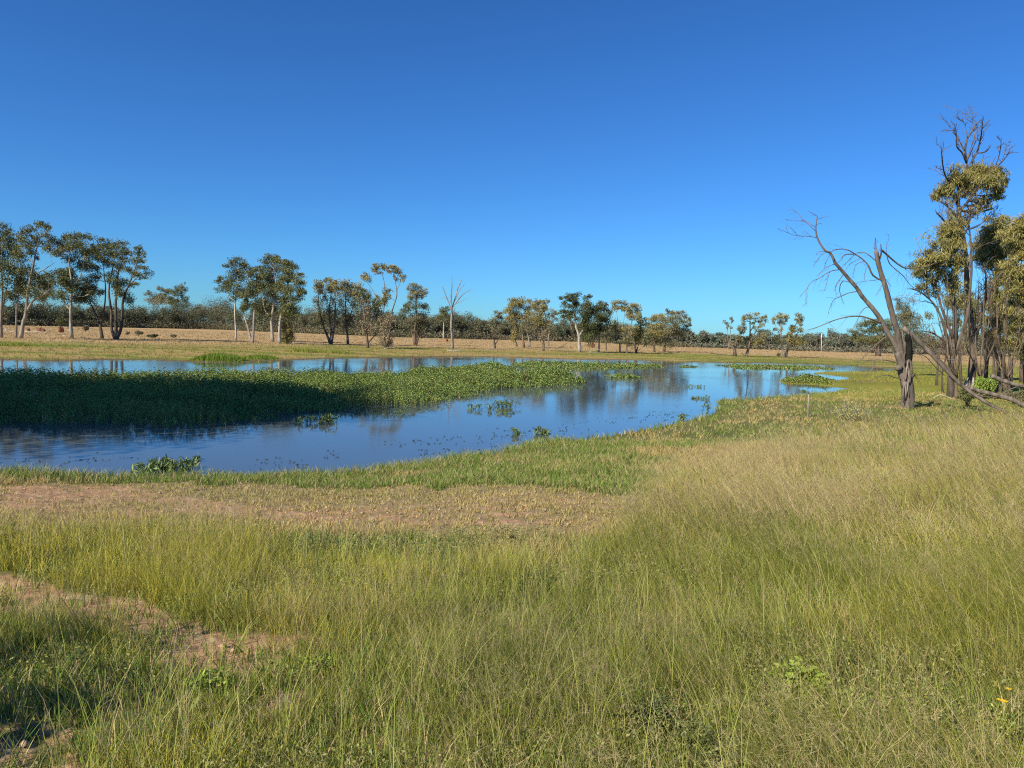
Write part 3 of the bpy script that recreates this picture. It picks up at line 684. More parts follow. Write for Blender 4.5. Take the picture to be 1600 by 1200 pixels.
T('gum_tree', 'leaning pale gum at the wood edge, first right of the left grove', 'tree', FA, (1160, 905), [[(1160, 905), (1175, 840), (1198, 760), (1180, 690)]], [(1165, 645, 30, 20), (1210, 665, 35, 22), (1190, 700, 50, 22), (1240, 690, 35, 22)], 'pale', 'grey', .9, 2.5, G1)
T('gum_tree', 'white-trunked gum at the wood edge with a wide twisted crown', 'tree', FA, (1292, 910), [[(1292, 910), (1290, 840), (1285, 780), (1320, 690)]], [(1240, 605, 24, 16), (1280, 620, 35, 18), (1320, 625, 40, 20), (1300, 660, 40, 25), (1270, 710, 45, 30), (1330, 710, 35, 30)], 'pale', 'grey', .9, 2.6, G1)
T('gum_tree', 'white-trunked gum right beside the twisted one, with a pointed crown top', 'tree', FA, (1345, 912), [[(1345, 912), (1355, 840), (1370, 740), (1400, 650)]], [(1425, 580, 18, 16), (1395, 600, 32, 22), (1430, 630, 30, 30), (1380, 650, 45, 30), (1440, 690, 28, 28), (1370, 710, 50, 30), (1420, 740, 40, 40)], 'pale', 'olive', .9, 3, G1)
# frame B
T('gum_tree', 'slender gum with a straight pale trunk, leftmost of the second grove', 'tree', FB, (243, 860), [[(243, 860), (243, 760), (235, 660), (240, 550), (255, 400), (262, 280)], [(238, 580), (190, 500), (130, 420)]],
  [(255, 222, 45, 25), (215, 255, 35, 25), (300, 260, 45, 30), (180, 280, 30, 18), (240, 300, 55, 35), (320, 300, 30, 30), (130, 365, 32, 20), (100, 400, 28, 16), (160, 410, 45, 28), (220, 370, 50, 35), (280, 370, 45, 35), (130, 465, 40, 20), (200, 470, 45, 30), (260, 440, 50, 35), (240, 520, 40, 28), (290, 510, 40, 30)], 'pale', 'olive', .9, 4, G1)
T('gum_tree', 'forked gum with two trunks meeting at the ground in the second grove', 'tree', FB, (372, 880), [[(372, 880), (350, 810), (325, 720), (300, 640), (290, 560)], [(372, 880), (380, 780), (385, 660), (395, 540), (400, 400)]],
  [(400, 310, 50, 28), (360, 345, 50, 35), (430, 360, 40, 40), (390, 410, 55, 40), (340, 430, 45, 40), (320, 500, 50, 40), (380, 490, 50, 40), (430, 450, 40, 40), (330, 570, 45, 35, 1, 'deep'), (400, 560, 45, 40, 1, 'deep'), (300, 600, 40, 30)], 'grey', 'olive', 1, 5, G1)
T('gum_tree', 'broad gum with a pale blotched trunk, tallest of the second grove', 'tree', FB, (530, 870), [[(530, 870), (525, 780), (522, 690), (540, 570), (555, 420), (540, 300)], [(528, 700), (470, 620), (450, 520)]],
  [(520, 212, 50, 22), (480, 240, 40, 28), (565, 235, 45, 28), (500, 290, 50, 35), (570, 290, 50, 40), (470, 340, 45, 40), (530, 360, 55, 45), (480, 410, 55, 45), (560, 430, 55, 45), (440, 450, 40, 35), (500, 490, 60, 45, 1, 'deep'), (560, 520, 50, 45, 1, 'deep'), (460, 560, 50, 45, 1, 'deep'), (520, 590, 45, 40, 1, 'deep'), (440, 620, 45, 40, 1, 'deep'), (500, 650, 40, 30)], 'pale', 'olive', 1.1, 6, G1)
T('gum_tree', 'white-footed gum carrying the right half of the second grove crown', 'tree', FB, (583, 885), [[(583, 885), (584, 790), (590, 690), (620, 570), (650, 430), (650, 300)], [(600, 660), (680, 560), (740, 480)]],
  [(620, 240, 40, 22), (660, 262, 45, 30), (700, 290, 35, 25), (620, 310, 50, 40), (680, 340, 50, 35), (740, 345, 35, 20), (640, 380, 55, 40), (710, 400, 45, 35), (610, 450, 55, 45), (680, 460, 55, 45), (740, 470, 42, 32), (765, 490, 25, 18), (650, 530, 55, 40), (720, 540, 50, 25), (620, 580, 45, 40), (690, 600, 55, 30), (640, 650, 55, 40), (700, 660, 35, 25)], 'pale', 'olive', 1.1, 6, G1)
T('shrub', 'dense round olive shrub at the foot of the white-footed gum', 'shrub', FB, (635, 885), [[(635, 885), (633, 830)]], [(615, 780, 28, 40), (655, 770, 30, 38), (635, 830, 45, 45), (640, 740, 30, 25), (610, 850, 25, 30), (665, 830, 20, 40)], 'brown', 'gold', 1.4, 3)
T('wattle_tree', 'vase-shaped bushy tree with several dark stems, left of the third group', 'tree', FB, (985, 890), [[(985, 890), (960, 830), (925, 740), (895, 620), (885, 480)], [(985, 890), (985, 780), (970, 640), (990, 470)], [(985, 890), (1005, 780), (1020, 640), (1020, 500)]],
  [(895, 412, 40, 25), (940, 395, 20, 15), (1000, 392, 45, 20), (870, 445, 30, 25), (960, 430, 45, 30), (1020, 425, 35, 30), (900, 460, 40, 30), (990, 470, 45, 30), (880, 530, 35, 40, .55, 'grey'), (940, 530, 45, 45, .55, 'grey'), (1010, 540, 40, 45, .55, 'grey'), (900, 610, 45, 45, .6, 'grey'), (970, 620, 50, 50, .6, 'grey'), (1030, 620, 35, 45, .6, 'grey'), (920, 690, 45, 40, .6, 'grey'), (1000, 700, 45, 45, .6, 'grey'), (880, 670, 35, 35, .6, 'grey')], 'dark', 'gold', .95, 5, G2)
T('wattle_tree', 'single-stemmed bushy tree with a rounded yellowish top, second of the third group', 'tree', FB, (1118, 892), [[(1118, 892), (1112, 800), (1100, 680), (1100, 560), (1100, 440)], [(1108, 720), (1160, 600), (1180, 480)]],
  [(1100, 415, 45, 20), (1070, 445, 35, 28), (1130, 440, 45, 30), (1090, 485, 50, 30), (1150, 500, 40, 30), (1200, 450, 50, 30), (1240, 480, 35, 30), (1190, 510, 45, 35), (1080, 560, 40, 50, .5, 'grey'), (1140, 570, 45, 50, .5, 'grey'), (1200, 590, 45, 50, .6, 'grey'), (1090, 650, 45, 50, .55, 'grey'), (1160, 670, 50, 50, .6, 'grey'), (1110, 730, 45, 40, .5, 'brownish')], 'dark', 'gold', .95, 4.5, G2)
T('wattle_tree', 'scraggy grey tree with low drooping branches, third of the third group', 'tree', FB, (1275, 918), [[(1275, 918), (1268, 850), (1255, 730), (1240, 600), (1230, 500)], [(1275, 880), (1320, 830), (1370, 780)], [(1262, 780), (1320, 680), (1340, 580)]],
  [(1240, 500, 40, 25), (1270, 520, 35, 30), (1220, 550, 45, 35, .8, 'grey'), (1280, 590, 45, 40, .9, 'grey'), (1340, 560, 45, 35), (1330, 610, 45, 40, .8, 'deep'), (1230, 640, 45, 50, .7, 'grey'), (1290, 670, 50, 50, .8, 'brownish'), (1350, 680, 45, 50, .9, 'grey'), (1240, 730, 40, 40, .5, 'brownish'), (1300, 760, 45, 40, .5, 'brownish'), (1250, 800, 30, 25, .5, 'brownish'), (1330, 800, 35, 30, .5, 'brownish')], 'brown', 'olive', .9, 5, G2)
T('wattle_tree', 'tall thin tree with small umbrella crowns held high above bare stems', 'tree', FB, (1415, 915), [[(1415, 915), (1400, 780), (1395, 640), (1410, 520), (1400, 400), (1380, 320)], [(1395, 680), (1350, 540), (1300, 450), (1265, 400)], [(1415, 915), (1450, 750), (1460, 640), (1500, 510), (1490, 410), (1470, 330)], [(1495, 480), (1530, 400), (1540, 360)]],
  [(1240, 360, 28, 20), (1270, 375, 32, 25), (1255, 345, 22, 14), (1340, 295, 30, 25), (1380, 280, 35, 20), (1410, 290, 32, 22), (1350, 325, 30, 16), (1460, 285, 32, 20), (1490, 305, 35, 25), (1520, 330, 30, 22), (1550, 355, 22, 16), (1550, 385, 15, 15), (1440, 320, 25, 14), (1490, 380, 22, 20, .7), (1410, 480, 28, 30), (1420, 520, 25, 30), (1395, 560, 25, 35), (1345, 530, 25, 25)], 'brown', 'gold', .95, 4, G2)
T('shrub', 'tangled grey thicket around the foot of the tall umbrella-crowned tree', 'shrub', FB, (1430, 925), [[(1430, 925), (1410, 860), (1390, 780)], [(1430, 925), (1440, 850), (1450, 760)]], [(1390, 760, 45, 45, .6), (1440, 720, 50, 45, .6), (1410, 830, 45, 45, .6), (1450, 860, 30, 50, .6), (1380, 700, 40, 40, .6), (1380, 880, 30, 30, .5)], 'brown', 'brownish', .9, 4)
T('wattle_tree', 'narrow tree with bright top tuft over a grey body, left of the bare dead tree', 'tree', FC, (145, 795), [[(145, 795), (140, 700), (150, 580), (150, 430), (150, 370)], [(145, 795), (120, 700), (110, 580)], [(145, 795), (185, 680), (200, 560)]],
  [(125, 330, 24, 18), (160, 345, 30, 20), (205, 370, 24, 24), (115, 370, 28, 28), (165, 385, 40, 25), (110, 420, 25, 25), (160, 425, 45, 25), (205, 410, 22, 25), (85, 490, 35, 25, 1, 'olive'), (150, 490, 45, 35, .9, 'olive'), (215, 490, 40, 30, .9, 'olive'), (65, 530, 30, 25, .9, 'olive'), (130, 560, 55, 40, .7, 'grey'), (200, 560, 45, 40, .7, 'deep'), (90, 610, 45, 40, .7, 'grey'), (160, 630, 55, 45, .6, 'grey'), (215, 620, 35, 45, .6, 'deep'), (110, 690, 45, 35, .5, 'grey'), (180, 700, 45, 40, .5, 'brownish')], 'brown', 'gold', .95, 5, G2)
T('gum_tree', 'pale slim-trunked gum at the wood edge just left of the bare dead tree', 'tree', FC, (365, 747), [[(365, 747), (365, 680), (367, 600), (370, 530)], [(365, 720), (345, 700)]], [(385, 505, 20, 16), (345, 520, 22, 20), (370, 550, 40, 25), (340, 580, 35, 25), (390, 570, 25, 25), (400, 520, 16, 14)], 'pale', 'olive', .9, 2.6, G2)
T('gum_tree', 'half-bare small tree at the left end of the leaning feathery row', 'tree', FC, (770, 822), [[(770, 822), (760, 760), (765, 700), (785, 620), (795, 560)], [(762, 760), (745, 690)], [(768, 790), (800, 740), (830, 680)]], [(795, 550, 32, 22), (815, 575, 25, 22), (770, 590, 30, 28), (800, 620, 30, 30, .8), (740, 620, 25, 30, .6), (760, 670, 35, 30, .4, 'brownish')], 'dark', 'grey', .85, 3.6, G2)
T('wattle_tree', 'feathery leaning tree with hanging foliage, tallest of the leaning row', 'tree', FC, (995, 817), [[(995, 817), (985, 740), (975, 640), (970, 540), (965, 470)], [(940, 805), (920, 720), (930, 620), (910, 520)], [(980, 700), (1010, 600), (1020, 480)]],
  [(900, 450, 25, 20), (960, 440, 40, 16), (930, 460, 35, 25), (985, 465, 35, 25), (1035, 450, 25, 18), (900, 500, 35, 35), (950, 510, 40, 35), (1000, 505, 35, 30), (865, 540, 40, 25), (900, 570, 45, 35), (960, 580, 45, 35), (870, 590, 30, 20), (1000, 560, 35, 35), (940, 640, 40, 40, .8), (990, 650, 40, 45, .7, 'grey'), (915, 710, 25, 40), (905, 760, 20, 25, .7)], 'brown', 'gold', .9, 4, G2, droop=1.3)
T('wattle_tree', 'short feathery tree with two crossing stems in the middle of the leaning row', 'tree', FC, (1040, 812), [[(1040, 812), (1030, 740), (1005, 640), (1000, 560)], [(1025, 812), (1060, 720), (1090, 620)]], [(1050, 500, 25, 28), (1050, 545, 35, 30), (1030, 590, 40, 30), (1075, 600, 40, 35), (1050, 650, 45, 40, .7, 'grey'), (1090, 680, 35, 40, .5, 'grey')], 'grey', 'gold', .85, 3.2, G2, droop=1.3)
T('wattle_tree', 'feathery tree with twin top tufts at the right of the leaning row', 'tree', FC, (1145, 842), [[(1145, 842), (1145, 760), (1130, 640), (1110, 530), (1090, 470)], [(1145, 740), (1160, 620), (1155, 490)]],
  [(1085, 465, 28, 22), (1120, 455, 22, 18), (1155, 462, 28, 20), (1085, 500, 25, 30), (1135, 500, 35, 25), (1165, 505, 20, 30), (1130, 555, 45, 35), (1165, 590, 30, 40), (1100, 610, 45, 40, .8), (1140, 650, 50, 45, .7, 'grey'), (1180, 670, 35, 45, .6, 'grey'), (1130, 720, 40, 40, .4, 'brownish')], 'brown', 'gold', .9, 4, G2, droop=1.2)
T('gum_tree', 'spindly grey sapling between the leaning row and the big white gum', 'tree', FC, (1187, 806), [[(1187, 806), (1185, 730), (1205, 640), (1215, 560)]], [(1212, 525, 20, 14), (1235, 550, 25, 18), (1210, 565, 25, 20), (1245, 590, 22, 20), (1210, 620, 35, 30, .7), (1200, 680, 40, 40, .6)], 'grey', 'grey', .7, 2.4, G2)
T('gum_tree', 'big gum with a thick white trunk and spreading dark crown near the centre', 'tree', FC, (1427, 852), [[(1427, 852), (1425, 780), (1420, 715), (1400, 650), (1388, 560), (1375, 460)], [(1422, 730), (1470, 650), (1490, 560), (1500, 460)], [(1395, 640), (1340, 590), (1300, 545)], [(1485, 600), (1550, 540), (1570, 480)]],
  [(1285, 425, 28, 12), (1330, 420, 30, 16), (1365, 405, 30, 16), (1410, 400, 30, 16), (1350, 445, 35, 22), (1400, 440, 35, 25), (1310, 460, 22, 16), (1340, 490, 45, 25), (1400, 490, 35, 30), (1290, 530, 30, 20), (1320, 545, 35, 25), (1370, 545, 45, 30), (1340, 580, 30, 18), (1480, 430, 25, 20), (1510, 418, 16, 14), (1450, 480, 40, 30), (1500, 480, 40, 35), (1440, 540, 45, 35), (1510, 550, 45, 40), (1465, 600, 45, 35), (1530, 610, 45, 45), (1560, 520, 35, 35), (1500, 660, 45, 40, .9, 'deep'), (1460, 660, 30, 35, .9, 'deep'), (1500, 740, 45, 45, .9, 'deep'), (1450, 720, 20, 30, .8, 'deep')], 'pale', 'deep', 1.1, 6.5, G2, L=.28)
T('gum_tree', 'gum with thin pale trunk close on the right of the big white gum', 'tree', FD, (180, 752), [[(180, 752), (180, 680), (182, 620), (190, 500), (200, 420)]], [(190, 365, 28, 18), (230, 375, 20, 14), (180, 400, 40, 30), (230, 420, 45, 28), (150, 440, 35, 30), (210, 460, 50, 35), (260, 450, 22, 22), (170, 500, 50, 35), (240, 500, 40, 35), (190, 560, 60, 40), (130, 570, 45, 40), (170, 620, 45, 30, .8, 'grey')], 'pale', 'deep', 1.05, 3, G2)
T('gum_tree', 'little dark-stemmed tree right of the thin pale trunk', 'tree', FD, (238, 742), [[(238, 742), (236, 700), (240, 640)]], [(230, 620, 40, 30), (265, 640, 30, 30), (215, 660, 30, 25), (250, 590, 35, 30)], 'dark', 'grey', .9, 2.6, G2)
T('wattle_tree', 'pale flat-topped tree with a see-through stem gap, left of the twin round tops', 'tree', FD, (345, 757), [[(345, 757), (342, 680), (335, 600), (325, 500), (310, 410)], [(338, 620), (370, 520), (385, 420)]], [(305, 372, 32, 18), (350, 362, 38, 14), (385, 372, 22, 14), (300, 405, 24, 25), (340, 400, 40, 18), (385, 405, 24, 24), (310, 540, 30, 30), (340, 580, 45, 35), (330, 640, 45, 35, .8, 'grey'), (365, 640, 30, 35, .7, 'grey')], 'grey', 'gold', .9, 3, G3)
T('wattle_tree', 'pale round-topped tree, highest of the row right of the big white gum', 'tree', FD, (400, 762), [[(400, 762), (396, 710), (415, 640), (435, 540), (435, 430)]], [(435, 378, 30, 16), (410, 410, 28, 24), (455, 405, 35, 25), (425, 440, 40, 25), (475, 440, 25, 30), (410, 470, 25, 25), (460, 480, 40, 25), (500, 470, 16, 22), (430, 580, 45, 35, .8), (400, 630, 40, 40, .8, 'grey'), (420, 690, 35, 30, .7, 'grey')], 'brown', 'gold', .9, 3, G3)
T('wattle_tree', 'dark-stemmed low tree under the highest pale round top', 'tree', FD, (476, 762), [[(476, 762), (460, 690), (480, 600), (520, 530)], [(474, 740), (490, 690)]], [(500, 515, 30, 20), (540, 490, 18, 16), (530, 530, 35, 25), (480, 570, 45, 35), (450, 600, 40, 35), (500, 610, 50, 35), (550, 590, 40, 40, .8, 'grey'), (480, 660, 45, 35, .8), (540, 650, 40, 40, .8, 'grey')], 'dark', 'gold', .9, 4, G3)
T('wattle_tree', 'reddish-topped bushy tree, left of the two joined round crowns', 'tree', FD, (615, 752), [[(615, 752), (612, 680), (625, 590), (640, 500)]], [(630, 470, 40, 18), (670, 465, 28, 14), (605, 500, 35, 25), (660, 500, 40, 25), (570, 545, 35, 28), (620, 545, 45, 30), (590, 600, 50, 35), (650, 600, 45, 40), (570, 650, 45, 40, .9, 'grey'), (620, 670, 50, 40, .9, 'grey')], 'brown', 'gold', 1, 3.4, G3)
T('wattle_tree', 'wide spreading tree at the right end of the middle row, open branches on its right', 'tree', FD, (690, 747), [[(690, 747), (700, 670), (740, 590), (790, 510), (810, 460)], [(690, 747), (690, 660), (700, 560), (720, 450)], [(735, 600), (800, 580), (860, 540)]],
  [(712, 420, 12, 14), (725, 445, 22, 18), (765, 450, 30, 22), (810, 440, 35, 18), (850, 470, 28, 20), (885, 490, 20, 20), (790, 480, 40, 25), (740, 490, 40, 28), (840, 520, 40, 28), (885, 535, 18, 18), (700, 540, 40, 30), (760, 540, 45, 30), (850, 575, 35, 18), (700, 600, 50, 40), (760, 610, 45, 35), (820, 610, 35, 28, .7), (690, 660, 50, 40, .9, 'grey'), (740, 680, 45, 30, .8, 'grey')], 'brown', 'grey', .95, 4, G3)
T('wattle_tree', 'two thin wispy stems with tiny tufts left of the right-hand pair', 'tree', FE, (262, 700), [[(262, 700), (250, 600), (245, 500), (228, 430)], [(262, 700), (272, 600), (276, 500), (288, 400)]], [(225, 430, 22, 20), (250, 450, 15, 18), (285, 385, 18, 22), (292, 415, 14, 18), (240, 480, 16, 16, .6), (288, 480, 12, 20, .6)], 'grey', 'grey', .8, 2, G3, droop=1)
T('wattle_tree', 'dark-trunked tree leaning right, left one of the first right-hand pair', 'tree', FE, (324, 778), [[(324, 778), (322, 700), (340, 620), (390, 520), (420, 420)]], [(420, 370, 24, 20), (410, 430, 25, 25), (380, 480, 30, 25), (430, 490, 25, 28), (355, 490, 15, 20), (390, 530, 30, 25), (350, 570, 35, 25, .9), (300, 630, 35, 30, .8, 'brownish'), (340, 640, 40, 35, .8, 'grey'), (380, 640, 35, 35, .8, 'grey')], 'dark', 'grey', .9, 6, G3, droop=.9)
T('wattle_tree', 'airy tree with four rounded top tufts, right one of the first right-hand pair', 'tree', FE, (442, 780), [[(442, 780), (460, 700), (480, 600), (480, 480), (480, 380)], [(470, 650), (540, 520), (600, 420), (630, 370)], [(482, 520), (530, 430), (545, 360)]],
  [(425, 385, 30, 26), (480, 345, 26, 18), (480, 380, 30, 22), (545, 345, 35, 22), (540, 385, 30, 22), (610, 380, 25, 20), (635, 365, 22, 16), (590, 410, 30, 22), (640, 400, 20, 22), (500, 430, 25, 25, .6), (600, 460, 30, 28), (590, 520, 35, 30), (620, 560, 25, 25), (520, 480, 25, 30, .6), (440, 620, 40, 40, .8, 'grey'), (500, 640, 45, 45, .8), (560, 640, 45, 45), (600, 640, 30, 35)], 'brown', 'gold', .85, 5, G3, droop=.9)
T('wattle_tree', 'airy tree with a golden top, upright one of the second right-hand pair', 'tree', FE, (838, 788), [[(838, 788), (820, 710), (805, 600), (800, 480), (790, 400)], [(802, 520), (750, 470), (730, 420)]], [(800, 340, 30, 18), (830, 365, 40, 25), (780, 375, 35, 25), (730, 385, 28, 22), (860, 395, 25, 18), (790, 420, 40, 25), (725, 425, 20, 22), (835, 430, 20, 20, .7), (740, 500, 22, 24), (805, 500, 22, 28, .6), (750, 600, 35, 40, .7, 'deep'), (800, 640, 45, 45, .7, 'grey')], 'grey', 'gold', .85, 4, G3, droop=.9)
T('wattle_tree', 'leaning dark-stemmed tree with a tall right tuft, in the second right-hand pair', 'tree', FE, (848, 788), [[(848, 788), (870, 700), (895, 600), (930, 500), (970, 420), (990, 370)], [(900, 600), (960, 560), (1000, 470)]], [(960, 350, 22, 16), (1000, 355, 30, 20), (1015, 395, 28, 28), (970, 395, 25, 20), (1010, 440, 20, 22), (920, 470, 35, 22), (895, 500, 28, 28), (940, 510, 28, 25), (980, 500, 22, 20), (890, 550, 30, 28), (1020, 510, 25, 28, .7), (900, 610, 40, 40), (950, 620, 45, 45), (1000, 600, 40, 50, .8), (1040, 620, 30, 45, .7), (940, 690, 30, 30, .5, 'brownish')], 'dark', 'gold', .9, 5, G3, droop=.9)
T('shrub', 'tiny round bush in dry grass left of the second right-hand pair', 'shrub', FE, (783, 788), [[(783, 788), (783, 770)]], [(775, 765, 14, 16), (792, 762, 14, 18)], 'brown', 'olive', 1.2, 2)
T('gum_tree', 'mid-distance gum seen behind the broken dead tree, crown in separate lumps', 'tree', FG, (690, 705), [[(690, 705), (690, 640), (690, 580), (660, 520)], [(690, 620), (720, 560), (740, 510)]],
  [(585, 510, 35, 20), (630, 490, 35, 18), (670, 500, 30, 22), (720, 490, 35, 20), (600, 540, 25, 16), (650, 540, 35, 22), (540, 555, 26, 20), (545, 585, 28, 16), (700, 540, 40, 22), (750, 530, 35, 30), (600, 600, 40, 20, .8), (660, 600, 40, 30, .9), (740, 600, 40, 35, .9), (700, 640, 35, 25, .7, 'brownish'), (860, 560, 40, 30, .7), (800, 580, 40, 35, .7)], 'brown', 'olive', 1, 8, G3)

# bare dead tree on the far shore
def grow_twigs(mb, P, r, lvl, col, spreadv=.5, up=.25, n=None, Lf=.45):
    if lvl == 0: return
    Ltot = np.linalg.norm(P[-1] - P[0]); n = n or 4
    for t in np.linspace(.3, .97, n) + rng.uniform(-.06, .03, n):
        i = int(np.clip(t, 0, .99) * (len(P) - 1)); A = P[i]; d = unit(P[min(i + 1, len(P) - 1)] - P[max(i - 1, 0)])
        e = unit(d + rng.normal(0, spreadv, 3) * [1, 1, .8] + [0, 0, up]); L2 = Ltot * Lf * rng.uniform(.5, 1.1) * (1.15 - .5 * t)
        B = A + e * L2; mid = (A + B) / 2 + rng.normal(0, .07, 3) * L2
        Q = smooth_path([A, mid, B], 3); r2 = r * (1 - .5 * t) * .55
        tube(mb, Q, [r2, r2 * .4], 4, col, cap=False)
        grow_twigs(mb, Q, r2, lvl - 1, col, spreadv, up, max(2, n - 1), Lf)

def bare_tree(name, label, fr, base, limbs, bark, tw, Y=None, twigs=2, up=.25, depth=.1, n=5, Lf=.4, cat='tree', group=None, spreadv=.5):
    bp = fpx(fr, base)
    if Y is None: gx, gy, gz = ground_hit(*bp)
    else:
        q = at_depth(bp[0], bp[1], Y); gx, gy = q[0], q[1]; gz = float(height(np.array([gx]), np.array([gy]))[0])
    sc = gy / F; loc = np.array([gx, gy, gz]); root = empty(name, loc); tag(root, label, cat, group)
    col = np.array(BARKS[bark]); nodes = []; mt = MB()
    for k, (pts, w0, w1) in enumerate(limbs):
        if Y is not None and 0 < k and w0 < 12: w0 *= .84; w1 *= .84
        if k == 0: P = [at_depth(*fpx(fr, p), gy) for p in pts]; P[0] = loc - [0, 0, .2]
        else:
            P0 = at_depth(*fpx(fr, pts[0]), gy); j = min(nodes, key=lambda q: (q[0] - P0[0]) ** 2 + (q[2] - P0[2]) ** 2)
            L = math.dist(pts[0], pts[-1]) * fr[2] * sc; e = rng.uniform(-1, 1) * L * depth * 3
            P = [at_depth(*fpx(fr, p), j[1] + e * t) for p, t in zip(pts, np.linspace(0, 1, len(pts)))]; P[0] = j
        P = smooth_path(P, 3); nodes += list(P)
        m = mt if k == 0 else MB()
        tube(m, P, [w0 * sc / 2, w1 * sc / 2], 9 if w0 > 6 else 5, BARKS['stub_shade'] if w0 == 15 else col, .1 if w0 > 5 else 0, flare=.3 if k == 0 else 0)
        if twigs and w0 < 7: grow_twigs(m, P, max(w1 * sc / 2, .006 if Y is None else .013), twigs, col, spreadv, up, n, Lf)
        if k: m.build('branch', M_BARK, root, loc, smooth=True)
    mt.build('trunk', M_BARK, root, loc, smooth=True)
    return root
bare_tree('dead_tree', 'bare leafless dead tree with a fan of fine branches on the far shore', FC, (435, 827),
          [([(435, 827), (432, 740), (425, 650), (428, 560), (435, 500)], 4.5, 2.2), ([(435, 500), (455, 430), (475, 360), (500, 300), (510, 290)], 2, .7), ([(430, 540), (400, 450), (375, 390), (350, 330)], 1.8, .6),
           ([(432, 510), (425, 420), (430, 340), (430, 280)], 1.8, .6), ([(440, 500), (490, 430), (530, 390), (580, 365)], 1.8, .5), ([(428, 560), (460, 545), (500, 535)], 1.1, .4),
           ([(450, 450), (490, 370), (530, 320)], 1.2, .5), ([(415, 480), (385, 430), (340, 430)], .9, .4), ([(460, 470), (510, 450), (545, 430)], .9, .4)], 'grey', 4.5, twigs=2, Lf=.33, up=.4, spreadv=.4)
bare_tree('dead_tree', 'pale limbless dead trunk standing against the far wood on the right', FE, (157, 687), [([(157, 687), (158, 630), (160, 570)], 1.4, .9)], 'pale', 2, twigs=0)

# ------------------------------------------------------------------ the wood far behind
def wood(px0, px1, basey, topy, n, seedv, name, label, colour):
    ml = MB(); col = np.array(colour)
    xs = rng.uniform(px0, px1, n)
    by = np.interp(xs, [-300, 0, 320, 620, 900, 1060, 1340, 1900], basey); ty = np.interp(xs, topy[0], topy[1])
    for i in range(n):
        px = xs[i]; hy = 523 + (px - 800) * math.tan(ROLL)
        dist = 2.7 * F / max(by[i] - hy, 5.2) + rng.uniform(0, 1) ** 1.5 * 90
        X = (px - 800) / F * dist; z0 = .5
        hv = .62 + .75 * fbm(np.array([px / 34.]), np.array([dist / 60.]), 111)[0]; H = max(5, (by[i] - ty[i]) * dist / F * hv * rng.choice([.7, .85, .95, 1.05, 1.22]) * rng.uniform(.92, 1.06)); cw = H * rng.uniform(.2, .42)
        c = np.array([X, dist, z0 + H * rng.uniform(.6, .66)])
        cc = col * rng.uniform(.8, 1.25) * np.array([1 + rng.uniform(-.1, .15), 1, 1])
        nsub = 9; u = unit(rng.normal(size=(nsub, 3))) * rng.uniform(.3, 1, (nsub, 1)); sc_ = c + u * [cw, cw, H * .34]
        m = rng.integers(600, 900); k = rng.integers(0, nsub, m); p = sc_[k] + np.clip(rng.normal(0, .36, (m, 3)), -.6, .6) * [cw * .8, cw * .8, H * .22]
        leaves(ml, p, .62, .38, .2, cc, .18)
        # lower bushes
        q = np.array([X, dist - 4, z0 + H * .16]) + rng.normal(0, 1, (200, 3)) * [cw * 1.4, 3, H * .10]; leaves(ml, q, .8, .5, .2, cc * [1.1, 1, 1.05], .25)
        tube(ml, [[X, dist, z0 - .3], [X + rng.normal(0, .3), dist, z0 + H * .35], [X + rng.normal(0, .8), dist, z0 + H * .75]], [.28, .14], 4, BARKS['pale'] if rng.uniform() < .2 else BARKS['brown'])
    return tag(ml.build(name, M_LEAF), label, 'wood', kind='stuff')
BY = [505, 508, 514.5, 527, 534, 542, 551, 566]
TOP = ([-300, 0, 240, 330, 470, 560, 640, 730, 800, 900, 1000, 1100, 1340, 1900], [477, 478, 484, 478, 484, 490, 496, 495, 503, 508, 518, 524, 526, 538])
wood(-320, 620, BY, TOP, 560, 1, 'woodland', 'far gum wood lining the paddock behind the left groves', (.125, .13, .07))
wood(600, 1060, BY, TOP, 300, 2, 'woodland', 'far gum wood behind the bare dead tree and middle row', (.13, .135, .075))
wood(1040, 1950, BY, TOP, 420, 3, 'woodland', 'low distant grey-green wood along the right horizon', (.135, .145, .095))

# ------------------------------------------------------------------ small things on the far shore
def log(pts, w0, w1, label, bark='pale', twigs=0, name='fallen_log', Ys=None, group=None, sides=8, cat='log'):
    if Ys is None:
        lo = max(pts, key=lambda p: p[1]); Y0 = ground_hit(*lo)[1]; P = [at_depth(px, py, Y0) + [0, .15 * i, 0] for i, (px, py) in enumerate(pts)]
        for p in P: p[2] = max(p[2], float(height(p[:1], p[1:2])[0]) + .03)
    else: P = [at_depth(px, py, Yv) for (px, py), Yv in zip(pts, Ys)]
    P = smooth_path(np.array(P), 4); sc = P[0][1] / F
    mb = MB(); tube(mb, P, [w0 * sc / 2, w1 * sc / 2], sides, BARKS[bark], .1)
    if twigs: grow_twigs(mb, P, w1 * sc / 2 * .8, twigs, np.array(BARKS[bark]), .6, .3, 4, .35)
    loc = P[0]; o = mb.build(name, M_BARK, None, loc, smooth=True); return tag(o, label, cat, group)
log([(8, 514), (14, 519), (23, 517)], 2.2, 1.0, 'pale bleached log lying in the paddock at the far left edge', twigs=1)
log([(40, 518.5), (55, 519), (76, 519.5)], 2.5, 1.2, 'pale fallen log stretching between the two red earth heaps', twigs=1)
log([(98, 524), (106, 526), (112, 526.5)], 1.5, .8, 'short pale fallen branch under the dense gum')
log([(699, 548), (710, 548.5), (722, 546.5)], 2.5, 1.2, 'white fallen log at the foot of the bare dead tree', twigs=1)
log([(866, 546), (876, 542), (887, 536)], 1.6, .6, 'thin fallen branch slanting up left of the big white gum', 'brown', 1)
log([(760, 546), (775, 545), (790, 549)], 1.4, .6, 'twiggy fallen branch under the half-bare small tree', 'grey', 2)
log([(455, 538), (470, 536), (490, 539)], 1.8, .6, 'heap of fallen twigs right of the round olive shrub', 'brown', 2)
